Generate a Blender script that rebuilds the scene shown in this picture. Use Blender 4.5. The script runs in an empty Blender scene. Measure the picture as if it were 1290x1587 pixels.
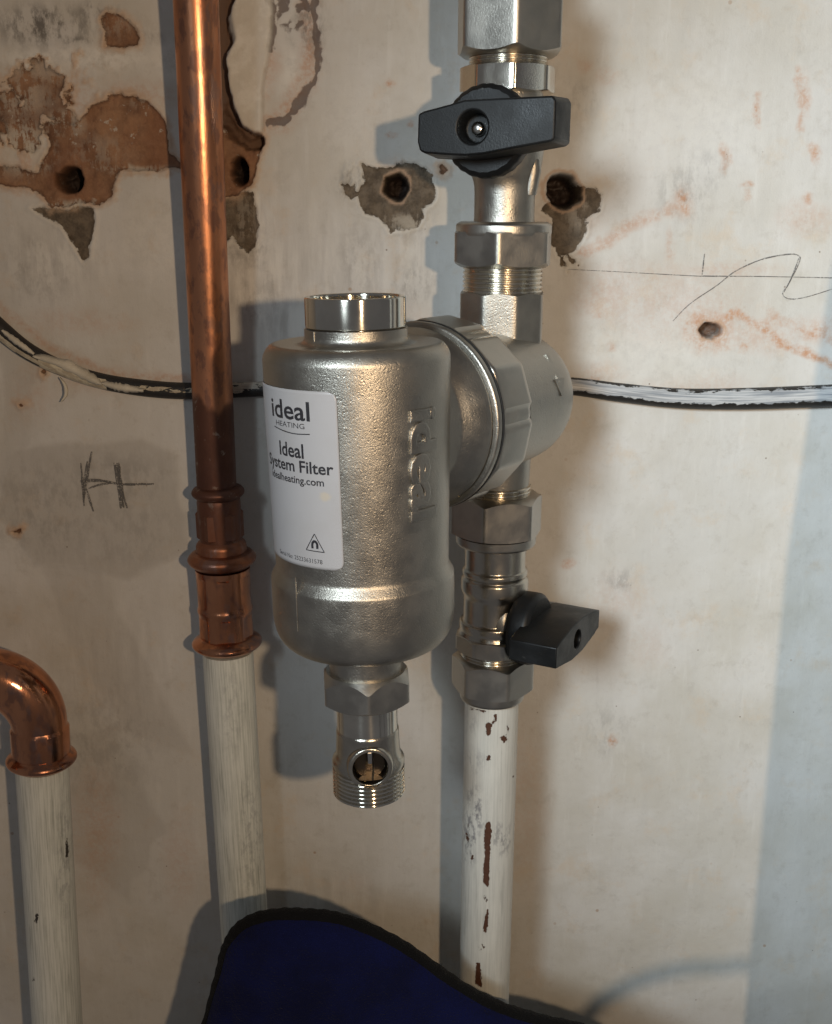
import bpy, bmesh, math, random
import numpy as np
from mathutils import Vector, Matrix

random.seed(4); rng = np.random.default_rng(11)
S = bpy.context.scene
COL = S.collection
R = math.radians

# ------------------------------------------------------------------ camera
F, CX, CY, PITCH = 1700.0, 645.0, 793.5, R(15)      # focal length in photograph pixels
CAM = np.array([0.0, -0.62, 0.0])                    # wall surface is y = 0, +y goes into the wall
FWD = np.array([0, math.cos(PITCH), -math.sin(PITCH)])
UP = np.array([0, math.sin(PITCH), math.cos(PITCH)])
cd = bpy.data.cameras.new('camera'); cam = bpy.data.objects.new('camera', cd); COL.objects.link(cam)
cam.location = CAM; cam.rotation_euler = (R(90) - PITCH, 0, 0)
cd.sensor_fit = 'HORIZONTAL'; cd.sensor_width = 36; cd.lens = F / 1290 * 36
cd.clip_start = 0.01; cd.clip_end = 20
S.camera = cam

# ------------------------------------------------------------------ light
W = bpy.data.worlds.new('World'); S.world = W; W.use_nodes = True
bg = W.node_tree.nodes['Background']
bg.inputs['Color'].default_value = (0.97, 0.96, 1.0, 1); bg.inputs['Strength'].default_value = 0.11

def lamp(name, kind, loc, target, energy, color, **kw):
    d = bpy.data.lights.new(name, kind); d.energy = energy; d.color = color
    for k, v in kw.items(): setattr(d, k, v)
    o = bpy.data.objects.new(name, d); COL.objects.link(o)
    o.location = loc
    o.rotation_euler = (Vector(target) - Vector(loc)).to_track_quat('-Z', 'Y').to_euler()
    return o
lamp('warm_lamp', 'POINT', (0.165, -0.80, 0.03), (0, 0, 0), 8.2, (1.0, 0.72, 0.45), shadow_soft_size=0.010)
lamp('window_light', 'SPOT', (-0.33, -1.05, 0.25), (0.62, 0, -0.19), 72.0, (0.79, 0.92, 1.0),
     spot_size=R(58), spot_blend=1.0, shadow_soft_size=0.13)

S.view_settings.view_transform = 'Standard'; S.view_settings.look = 'None'
S.view_settings.exposure = 0.0; S.view_settings.gamma = 1.0

# ------------------------------------------------------------------ pixel <-> space
def at(px, py, Y):
    r = FWD + np.array([1, 0, 0]) * ((px - CX) / F) - UP * ((py - CY) / F)
    return CAM + r * ((Y - CAM[1]) / r[1])
def proj(P):
    d = np.asarray(P) - CAM; z = d @ FWD
    return CX + F * d[..., 0] / z, CY - F * (d @ UP) / z
def zdepth(P): return float((np.asarray(P) - CAM) @ FWD)

# ------------------------------------------------------------------ node helpers
class M:
    def __init__(s, name):
        s.m = bpy.data.materials.new(name); s.m.use_nodes = True
        s.t = s.m.node_tree; s.b = s.t.nodes['Principled BSDF']; s.o = s.t.nodes['Material Output']
        s.tc = s.n('ShaderNodeTexCoord')
    def n(s, typ, **kw):
        x = s.t.nodes.new(typ)
        for k, v in kw.items(): setattr(x, k, v)
        return x
    def put(s, sock, v):
        if isinstance(v, bpy.types.NodeSocket): s.t.links.new(v, sock)
        elif isinstance(v, (tuple, list)) and len(v) == 3 and sock.type == 'RGBA': sock.default_value = (*v, 1)
        else: sock.default_value = v
    def noise(s, scale, detail=4, rough=.55, vec=None, stretch=None, dist=0.0):
        x = s.n('ShaderNodeTexNoise')
        v = vec if vec is not None else s.tc.outputs['Object']
        if stretch:
            mp = s.n('ShaderNodeMapping'); s.put(mp.inputs['Vector'], v); mp.inputs['Scale'].default_value = stretch
            v = mp.outputs[0]
        s.put(x.inputs['Vector'], v); s.put(x.inputs['Scale'], scale); s.put(x.inputs['Detail'], detail)
        s.put(x.inputs['Roughness'], rough); s.put(x.inputs['Distortion'], dist)
        return x.outputs['Fac']
    def voro(s, scale, vec=None, feature='F1'):
        x = s.n('ShaderNodeTexVoronoi', feature=feature)
        s.put(x.inputs['Vector'], vec if vec is not None else s.tc.outputs['Object']); s.put(x.inputs['Scale'], scale)
        return x.outputs['Distance']
    def attr(s, name):
        x = s.n('ShaderNodeAttribute'); x.attribute_name = name; return x.outputs['Fac']
    def attrv(s, name):
        x = s.n('ShaderNodeAttribute'); x.attribute_name = name; return x.outputs['Vector']
    def math(s, op, a, b=0.0, c=0.0):
        x = s.n('ShaderNodeMath', operation=op); s.put(x.inputs[0], a); s.put(x.inputs[1], b); s.put(x.inputs[2], c)
        return x.outputs[0]
    def ramp(s, v, lo, hi, a=0.0, b=1.0):
        x = s.n('ShaderNodeMapRange', interpolation_type='SMOOTHSTEP'); s.put(x.inputs['Value'], v)
        for i, q in zip(('From Min', 'From Max', 'To Min', 'To Max'), (lo, hi, a, b)): s.put(x.inputs[i], q)
        return x.outputs['Result']
    def mix(s, f, a, b):
        x = s.n('ShaderNodeMix', data_type='RGBA'); s.put(x.inputs[0], f); s.put(x.inputs[6], a); s.put(x.inputs[7], b)
        return x.outputs[2]
    def bump(s, h, dist, strength=1.0, prev=None):
        x = s.n('ShaderNodeBump'); s.put(x.inputs['Height'], h); s.put(x.inputs['Distance'], dist); s.put(x.inputs['Strength'], strength)
        if prev is not None: s.put(x.inputs['Normal'], prev)
        return x.outputs[0]
    def set(s, **kw):
        for k, v in kw.items(): s.put(s.b.inputs[k.replace('_', ' ')], v)
        return s.m

def mat_nickel(name, col, r0, r1, grain, scale, pits=0.0, stretch=None, aniso=0.0):
    m = M(name)
    if aniso:
        tg = m.n('ShaderNodeTangent'); tg.direction_type = 'RADIAL'; tg.axis = 'Z'
        m.put(m.b.inputs['Tangent'], tg.outputs[0]); m.put(m.b.inputs['Anisotropic'], aniso); m.put(m.b.inputs['Anisotropic Rotation'], .25)
    n1 = m.noise(90, 4); n2 = m.noise(scale, 3, .6, stretch=stretch)
    c = m.mix(m.ramp(n1, .35, .7), tuple(x * .86 for x in col), col)
    c = m.mix(m.ramp(m.noise(45, 5, .65), .56, .74, 0, .30), c, (col[0] * .62, col[1] * .55, col[2] * .44))
    rr = m.ramp(n1, .3, .7, r0, r1)
    nb = m.bump(n2, grain)
    if pits:
        nb = m.bump(m.ramp(m.voro(620), .10, .42), pits, 1.0, nb)
        nb = m.bump(m.ramp(m.noise(330, 2, .5), .62, .74), pits * .9, 1.0, nb)
    return m.set(Base_Color=c, Metallic=1.0, Roughness=rr, Normal=nb)
MAT = {}
MAT['cast'] = mat_nickel('cast_nickel', (.435, .408, .358), .33, .42, .00010, 2000, pits=.000035)
MAT['casts'] = mat_nickel('fine_cast_nickel', (.42, .397, .352), .33, .43, .00010, 1600, pits=.00004)
MAT['satin'] = mat_nickel('satin_nickel', (.475, .448, .40), .30, .40, .00006, 1800, stretch=(1, 1, .35))
MAT['chrome'] = mat_nickel('polished_nickel', (.70, .66, .58), .13, .18, .00001, 1200, aniso=.92)
MAT['thread'] = mat_nickel('threaded_nickel', (.66, .61, .52), .22, .30, .00002, 1200, aniso=.7)
MAT['drain'] = mat_nickel('bright_cast_nickel', (.52, .48, .41), .18, .27, .00006, 1700, aniso=.4)
MAT['tarnished'] = mat_nickel('tarnished_brass', (.075, .06, .045), .34, .46, .00006, 1500)
MAT['brass'] = mat_nickel('raw_brass', (.66, .48, .20), .22, .32, .00004, 1500)

def mat_copper(name, tarnish, rough):
    m = M(name)
    n = m.noise(38, 6, .62, stretch=(1, 1, .32)); n2 = m.noise(150, 5, .6, stretch=(1, 1, .5)); n3 = m.noise(700, 3, .6, stretch=(1, 1, .12))
    heat_shade = m.attr('scorch_shade')
    k = m.math('ADD', m.ramp(n, .40, .66, 0, .65), heat_shade)
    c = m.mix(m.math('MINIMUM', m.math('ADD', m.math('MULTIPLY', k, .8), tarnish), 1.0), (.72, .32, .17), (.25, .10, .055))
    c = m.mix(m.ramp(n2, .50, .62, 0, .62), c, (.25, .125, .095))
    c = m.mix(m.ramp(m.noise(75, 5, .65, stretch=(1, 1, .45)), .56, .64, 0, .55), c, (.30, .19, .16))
    c = m.mix(m.ramp(heat_shade, .35, .75, 0, .85), c, m.mix(m.noise(90, 5, .65), (.035, .014, .010), (.125, .052, .034)))  # dark mix: burnt tarnish and cast shade held in the copper colour
    c = m.mix(m.math('MULTIPLY', m.ramp(m.noise(170, 4), .62, .70), m.ramp(heat_shade, .3, .8)), c, (.26, .19, .15))
    r = m.math('ADD', m.ramp(n, .35, .7, rough, rough + .14), m.math('MULTIPLY', heat_shade, .30))
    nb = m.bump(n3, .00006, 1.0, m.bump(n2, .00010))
    met = m.math('SUBTRACT', 1.0, m.math('MULTIPLY', heat_shade, .55))
    return m.set(Base_Color=c, Metallic=met, Roughness=r, Normal=nb)
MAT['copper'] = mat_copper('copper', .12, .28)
MAT['copper_fit'] = mat_copper('press_copper', .14, .13)
MAT['copper_dull'] = mat_copper('heat_dulled_copper', .60, .27)

def mat_plain(name, col, rough, bumpd=.00005, bs=900, var=.25, metallic=0.0, spec=.5):
    m = M(name); n = m.noise(bs, 4); n2 = m.noise(60, 4)
    c = m.mix(m.ramp(n2, .3, .7), tuple(x * (1 - var) for x in col), col)
    m.put(m.b.inputs['Specular IOR Level'], spec)
    return m.set(Base_Color=c, Roughness=rough, Metallic=metallic, Normal=m.bump(n, bumpd))
def mat_plastic():
    m = M('black_plastic')
    n = m.noise(1300, 3); sc = m.noise(220, 5, .7, stretch=(1, .4, 1)); d = m.noise(55, 5, .65)
    c = m.mix(m.ramp(d, .45, .75, 0, .6), (.004, .0045, .005), (.010, .012, .014))
    c = m.mix(m.ramp(sc, .64, .72, 0, .35), c, (.10, .10, .095))
    return m.set(Base_Color=c, Specular_IOR_Level=.38, Roughness=m.ramp(d, .3, .7, .38, .55), Normal=m.bump(n, .00007, 1, m.bump(sc, .00008)))
MAT['plastic'] = mat_plastic()
MAT['dark'] = mat_plain('dark_rubber', (.012, .011, .010), .5)
MAT['steel'] = mat_plain('screw_steel', (.62, .60, .56), .2, metallic=1.0)
MAT['ink'] = mat_plain('label_ink', (.028, .028, .034), .5)
MAT['shadeboard'] = mat_plain('board_paint', (.62, .60, .56), .5)
def mat_label():
    m = M('label_paper')
    c = m.mix(m.ramp(m.noise(60, 5, .6), .42, .75, 0, .30), (.43, .435, .455), (.37, .365, .36))
    c = m.mix(m.ramp(m.math('ADD', m.attr('stain'), m.math('MULTIPLY', m.math('SUBTRACT', m.noise(350, 4), .5), .9)), .2, .7, 0, .5), c, (.56, .48, .34))
    return m.set(Base_Color=c, Roughness=.32, Normal=m.bump(m.noise(300, 3), .00003))
MAT['label'] = mat_label()
def mat_fabric(name, col, scale):
    m = M(name)
    w = m.noise(scale, 2, .5); l = m.noise(45, 5, .6)
    c = m.mix(m.ramp(l, .3, .72), tuple(x * .55 for x in col), col)
    c = m.mix(m.ramp(m.noise(1400, 2), .66, .74, 0, .2), c, (.04, .04, .05))
    m.put(m.b.inputs['Sheen Weight'], .04); m.put(m.b.inputs['Specular IOR Level'], .2)
    return m.set(Base_Color=c, Roughness=.9, Normal=m.bump(w, .0011, 1, m.bump(m.noise(160, 3), .0012)))
MAT['blue'] = mat_fabric('navy_fabric', (.0028, .006, .056), 900)
MAT['binding'] = mat_fabric('black_binding', (.0035, .0035, .004), 1200)

def mat_painted(name, base, under, streak, chipcol, edge):
    m = M(name)
    a = m.attrv('wrap')                       # (angle, along, 0) in metres
    st = m.noise(1, 5, .6, vec=a, stretch=(900, 26, 1)); st2 = m.noise(1, 4, .6, vec=a, stretch=(330, 14, 1))
    bl = m.noise(1, 5, .6, vec=a, stretch=(90, 40, 1))
    c = m.mix(m.ramp(st, .38, .66, 0, streak), base, under)
    c = m.mix(m.ramp(st2, .56, .70, 0, streak * .95), c, tuple(x * .62 for x in under))
    c = m.mix(m.ramp(bl, .42, .68, 0, .35), c, tuple(min(1, x * 1.12) for x in base))
    sm = m.attr('smudge'); c = m.mix(m.math('MULTIPLY', m.ramp(m.noise(1, 5, .7, vec=a, stretch=(260, 120, 1)), .45, .62), sm), c, (.20, .20, .215))
    ch = m.math('ADD', m.attr('chip'), m.math('MULTIPLY', m.math('SUBTRACT', m.noise(1, 5, .70, vec=a, stretch=(800, 380, 1)), .5), 2.2))
    chm = m.ramp(ch, -.06, .06); rim = m.ramp(ch, -.45, 0.0)
    c = m.mix(m.math('MULTIPLY', rim, edge), c, tuple(x * .72 for x in base))
    c = m.mix(chm, c, m.mix(m.noise(500, 4), chipcol, tuple(x * .45 for x in chipcol)))
    h = m.math('SUBTRACT', m.math('MULTIPLY', st, .5), chm)
    return m.set(Base_Color=c, Roughness=m.ramp(bl, .3, .7, .36, .55), Normal=m.bump(h, .00022, 1, m.bump(m.noise(420, 3), .00012)))
MAT['paint_r'] = mat_painted('chipped_white_gloss', (.66, .665, .62), (.44, .45, .425), .42, (.125, .055, .032), .5)
MAT['paint_l'] = mat_painted('streaky_green_white_gloss', (.70, .71, .65), (.36, .375, .325), .58, (.06, .05, .04), .2)

def mat_cable():
    m = M('painted_cable')
    a = m.attrv('wrap')
    st = m.noise(1, 5, .6, vec=a, stretch=(800, 24, 1)); b = m.noise(1, 6, .68, vec=a, stretch=(380, 130, 1))
    k = m.math('ADD', m.attr('paint'), m.math('MULTIPLY', m.math('SUBTRACT', b, .5), 2.6))
    pm = m.ramp(k, -.05, .05)
    pc = m.mix(m.ramp(st, .40, .62, 0, .85), (.53, .54, .545), (.20, .22, .25))
    pc = m.mix(m.attr('cream'), pc, m.mix(m.ramp(b, .4, .6), (.60, .55, .42), (.40, .34, .25)))
    pc = m.mix(m.ramp(st, .66, .72, 0, .7), pc, (.06, .06, .06))
    c = m.mix(pm, m.mix(b, (.008, .008, .008), (.03, .026, .022)), pc)
    return m.set(Base_Color=c, Roughness=.5, Normal=m.bump(m.math('ADD', pm, m.math('MULTIPLY', st, .35)), .00035))
MAT['cable'] = mat_cable()
MAT['flake'] = mat_plain('paint_flake', (.66, .61, .50), .6, .0002, 500)

def mat_graphite():
    m = M('graphite')
    tr = m.n('ShaderNodeBsdfTransparent'); mx = m.n('ShaderNodeMixShader')
    g = m.ramp(m.math('ADD', m.noise(1500, 4, .7), m.math('MULTIPLY', m.noise(160, 3), .35)), .52, .74, 0, .92)
    m.put(mx.inputs[0], g); m.t.links.new(tr.outputs[0], mx.inputs[1]); m.t.links.new(m.b.outputs[0], mx.inputs[2])
    m.t.links.new(mx.outputs[0], m.o.inputs[0])
    return m.set(Base_Color=(.13, .125, .12), Roughness=.6)
MAT['graphite'] = mat_graphite()

# ------------------------------------------------------------------ object helpers
def thing(name, label, cat, loc, group=None):
    o = bpy.data.objects.new(name, None); COL.objects.link(o); o.empty_display_size = .02
    o.location = Vector([float(v) for v in loc]); o['label'] = label; o['category'] = cat
    if group: o['group'] = group
    return o
def root_of(o):
    v = Vector((0, 0, 0))
    while o is not None: v = v + o.location; o = o.parent
    return v
def obj(name, verts, faces, mat, parent=None, smooth=35, attrs=None, loc=None):
    off = np.array(root_of(parent)) if parent else (np.array(loc, float) if loc is not None else np.zeros(3))
    V = np.asarray(verts, float) - off
    me = bpy.data.meshes.new(name)
    me.from_pydata(V.tolist(), [], [tuple(int(i) for i in f) for f in faces]); me.update()
    for k, v in (attrs or {}).items():
        v = np.asarray(v, np.float32)
        if v.ndim == 2:
            at_ = me.attributes.new(k, 'FLOAT_VECTOR', 'POINT'); at_.data.foreach_set('vector', v.ravel())
        else:
            at_ = me.attributes.new(k, 'FLOAT', 'POINT'); at_.data.foreach_set('value', v)
    me.materials.append(mat)
    if smooth is not None:
        me.polygons.foreach_set('use_smooth', [True] * len(me.polygons)); me.set_sharp_from_angle(angle=R(smooth))
    o = bpy.data.objects.new(name, me); COL.objects.link(o)
    if parent: o.parent = parent
    elif loc is not None: o.location = Vector([float(x) for x in loc])
    return o
def bevel(o, w, seg=2, ang=30):
    b = o.modifiers.new('bevel', 'BEVEL'); b.width = w; b.segments = seg; b.limit_method = 'ANGLE'; b.angle_limit = R(ang)
    return o

class Axis:
    """A straight axis through two space points; local frame z = along, f = towards the camera side, r = f's right."""
    def __init__(s, A, B, face=None):
        s.A = np.asarray(A, float); s.a = np.asarray(B, float) - s.A; s.a /= np.linalg.norm(s.a)
        f = (CAM - s.A) if face is None else np.asarray(face, float)
        f = f - s.a * (f @ s.a); s.f = f / np.linalg.norm(f); s.r = np.cross(s.f, s.a) * -1
        # s.r points to the right of a viewer who looks along -f with a up
        s.r = np.cross(s.a, s.f)
    def pt(s, t, rad=0.0, th=0.0):
        return s.A + s.a * t + rad * (math.cos(th) * s.f + math.sin(th) * s.r)
    def t_at(s, py, rad):
        lo, hi = -1.0, 1.0
        g = lambda t: proj(s.A + s.a * t + s.f * rad)[1] - py
        if g(lo) * g(hi) > 0: return 0
        for _ in range(60):
            mid = (lo + hi) / 2
            if g(lo) * g(mid) <= 0: hi = mid
            else: lo = mid
        return (lo + hi) / 2
    def rad(s, py, wpx):
        t = s.t_at(py, 0.015); return wpx / 2 * zdepth(s.A + s.a * t) / F
    def zr(s, pairs):
        out = []
        for py, w in pairs:
            r = s.rad(py, w); out.append((s.t_at(py, r), r))
        return out

def loft(ax, rings, closed_ends=(True, True), seg=64, rfun=None, th0=0.0):
    """rings: list of (t, r); rfun(i, th, t, r) -> r or (r, t)"""
    V = []; Fc = []
    th = np.linspace(0, 2 * np.pi, seg, endpoint=False) + th0
    for i, (t, r) in enumerate(rings):
        for q in th:
            rr, tt = r, t
            if rfun:
                v = rfun(i, q, t, r)
                if isinstance(v, tuple): rr, tt = v
                else: rr = v
            V.append(ax.pt(tt, rr, q))
    n = len(rings)
    for i in range(n - 1):
        for j in range(seg):
            k = (j + 1) % seg
            Fc.append((i * seg + j, i * seg + k, (i + 1) * seg + k, (i + 1) * seg + j))
    if closed_ends[0]: Fc.append(tuple(range(seg - 1, -1, -1)))
    if closed_ends[1]: Fc.append(tuple((n - 1) * seg + j for j in range(seg)))
    # orientation: rings listed with increasing t keep outward normals
    if rings[-1][0] < rings[0][0]: Fc = [f[::-1] for f in Fc]
    return V, Fc
def rounded(pts, frac=.5, n=4, rad=.0008):
    """fillet the corners of an open (t, r) profile"""
    out = [pts[0]]
    for i in range(1, len(pts) - 1):
        rd = rad[i] if hasattr(rad, '__len__') else rad
        p0, p, p1 = map(np.array, (pts[i - 1], pts[i], pts[i + 1]))
        d0, d1 = p0 - p, p1 - p; l0, l1 = np.linalg.norm(d0), np.linalg.norm(d1)
        if l0 < 1e-9 or l1 < 1e-9: continue
        k = min(rd, l0 * frac * .95, l1 * frac * .95); a, b = p + d0 / l0 * k, p + d1 / l1 * k
        for s in np.linspace(0, 1, n): out.append(tuple((1 - s) ** 2 * a + 2 * s * (1 - s) * p + s * s * b))
    out.append(pts[-1]); return [tuple(map(float, q)) for q in out]
def lathe(name, ax, rings, mat, parent, fil=.0006, seg=64, ends=(True, True), smooth=40, attrs=None):
    V, Fc = loft(ax, rounded(rings, rad=fil), ends, seg)
    return obj(name, V, Fc, mat, parent, smooth, attrs)
def thread_rings(t0, t1, r, pitch=.0016, depth=.0008):
    out = []; n = max(2, int(round(abs(t1 - t0) / pitch))); d = (t1 - t0) / n
    for i in range(n):
        a = t0 + d * i
        out += [(a, r - depth), (a + d * .35, r - depth * .1), (a + d * .55, r), (a + d * .75, r - depth * .15)]
    out.append((t1, r - depth)); return out
def polyr(th, sides, phase, apothem, sharp=45.0):
    k = 2 * np.pi / sides
    q = [math.cos(th - phase - k * (i + .5)) for i in range(sides)]
    mx = max(q); s = mx + math.log(sum(math.exp(sharp * (x - mx)) for x in q)) / sharp
    return apothem / s
def nut(name, ax, t0, t1, rc, mat, parent, sides=6, phase=0.0, cham=(.0018, .0018), bore=None, seg=180, chk=.94):
    """a nut with chamfered corners; rc is the corner radius, phase the angle of one corner from the front"""
    ap = rc * math.cos(math.pi / sides); r0 = ap * chk if chk else ap
    bore = bore or ap * .6
    lvl = [(t0, bore, 0), (t0, r0 * .985, 0), (t0, 1, -1), (t0 + (t1 - t0) * .3, 1, 0), (t0 + (t1 - t0) * .7, 1, 0), (t1, 1, 1), (t1, r0 * .985, 0), (t1, bore, 0)]
    V = []; Fc = []
    th = np.linspace(0, 2 * np.pi, seg, endpoint=False)
    rr = np.array([polyr(q, sides, phase, ap) for q in th])
    for (t, r, e) in lvl:
        for q, pr in zip(th, rr):
            if r != 1: V.append(ax.pt(t, r, q)); continue
            tt = t
            over = max(0, pr - r0) / (rc - r0)
            if e == -1: tt = t0 + cham[0] * over + .0001
            if e == 1: tt = t1 - cham[1] * over - .0001
            V.append(ax.pt(tt, pr, q))
    n = len(lvl)
    for i in range(n - 1):
        for j in range(seg):
            k = (j + 1) % seg
            Fc.append((i * seg + j, i * seg + k, (i + 1) * seg + k, (i + 1) * seg + j))
    for j in range(seg):
        k = (j + 1) % seg; Fc.append(((n - 1) * seg + j, (n - 1) * seg + k, k, j))
    return obj(name, V, Fc, mat, parent, 38)
def tube(path, radii, seg=24, caps=True):
    P = np.asarray(path, float); n = len(P); V = []; Fc = []; wrap = []
    T = np.gradient(P, axis=0); T /= np.linalg.norm(T, axis=1)[:, None]
    u = np.array([0, -1.0, 0.0]); L = 0
    for i in range(n):
        u = u - T[i] * (u @ T[i]); u /= np.linalg.norm(u); w = np.cross(T[i], u)
        if i: L += np.linalg.norm(P[i] - P[i - 1])
        r = radii[i] if hasattr(radii, '__len__') else radii
        for j in range(seg):
            q = 2 * np.pi * j / seg
            V.append(P[i] + r * (math.cos(q) * u + math.sin(q) * w)); wrap.append((r * (q if q <= np.pi else 2 * np.pi - q) * (1 if q <= np.pi else -1), L, 0))
    for i in range(n - 1):
        for j in range(seg):
            k = (j + 1) % seg; Fc.append((i * seg + j, (i + 1) * seg + j, (i + 1) * seg + k, i * seg + k))
    if caps: Fc.append(tuple(range(seg))); Fc.append(tuple((n - 1) * seg + j for j in range(seg - 1, -1, -1)))
    return np.array(V), Fc, np.array(wrap)
def smooth_path(pts, n):
    P = np.asarray(pts, float); m = len(P)
    t = np.linspace(0, m - 1, n); out = []
    for q in t:
        i = min(int(q), m - 2); s = q - i
        p0, p1, p2, p3 = P[max(i - 1, 0)], P[i], P[i + 1], P[min(i + 2, m - 1)]
        out.append(.5 * ((2 * p1) + (-p0 + p2) * s + (2 * p0 - 5 * p1 + 4 * p2 - p3) * s * s + (-p0 + 3 * p1 - 3 * p2 + p3) * s ** 3))
    return np.array(out)

# ------------------------------------------------------------------ numeric noise and shapes for the wall
def vnoise(x, y, cell, seed):
    r = np.random.default_rng(seed); g = r.random((256, 256))
    u, v = x / cell, y / cell; i, j = np.floor(u).astype(int), np.floor(v).astype(int)
    a, b = u - i, v - j; a = a * a * (3 - 2 * a); b = b * b * (3 - 2 * b)
    G = lambda p, q: g[p % 256, q % 256]
    return (G(i, j) * (1 - a) + G(i + 1, j) * a) * (1 - b) + (G(i, j + 1) * (1 - a) + G(i + 1, j + 1) * a) * b
def fbm(x, y, cell, seed, octv=4, gain=.55):
    s = 0; w = 1; tot = 0
    for o in range(octv):
        s = s + w * vnoise(x, y, cell / 2 ** o, seed + o * 7); tot += w; w *= gain
    return s / tot * 2 - 1
def sdf_poly(x, y, pts):
    """signed distance, positive inside, in pixels"""
    P = np.asarray(pts, float); d = np.full(x.shape, 1e18); ins = np.zeros(x.shape, bool)
    for (ax_, ay), (bx, by) in zip(P, np.roll(P, -1, 0)):
        ex, ey = bx - ax_, by - ay; wx, wy = x - ax_, y - ay
        h = np.clip((wx * ex + wy * ey) / (ex * ex + ey * ey + 1e-12), 0, 1)
        d = np.minimum(d, (wx - ex * h) ** 2 + (wy - ey * h) ** 2)
        c = ((ay > y) != (by > y)) & (x < ex * (y - ay) / (by - ay + 1e-12) + ax_)
        ins ^= c
    d = np.sqrt(d); return np.where(ins, d, -d)
def sdf_line(x, y, pts):
    P = np.asarray(pts, float); d = np.full(x.shape, 1e18)
    for (ax_, ay), (bx, by) in zip(P[:-1], P[1:]):
        ex, ey = bx - ax_, by - ay; wx, wy = x - ax_, y - ay
        h = np.clip((wx * ex + wy * ey) / (ex * ex + ey * ey + 1e-12), 0, 1)
        d = np.minimum(d, (wx - ex * h) ** 2 + (wy - ey * h) ** 2)
    return np.sqrt(d)
def sstep(a, lo, hi):
    t = np.clip((a - lo) / (hi - lo), 0, 1); return t * t * (3 - 2 * t)

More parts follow.
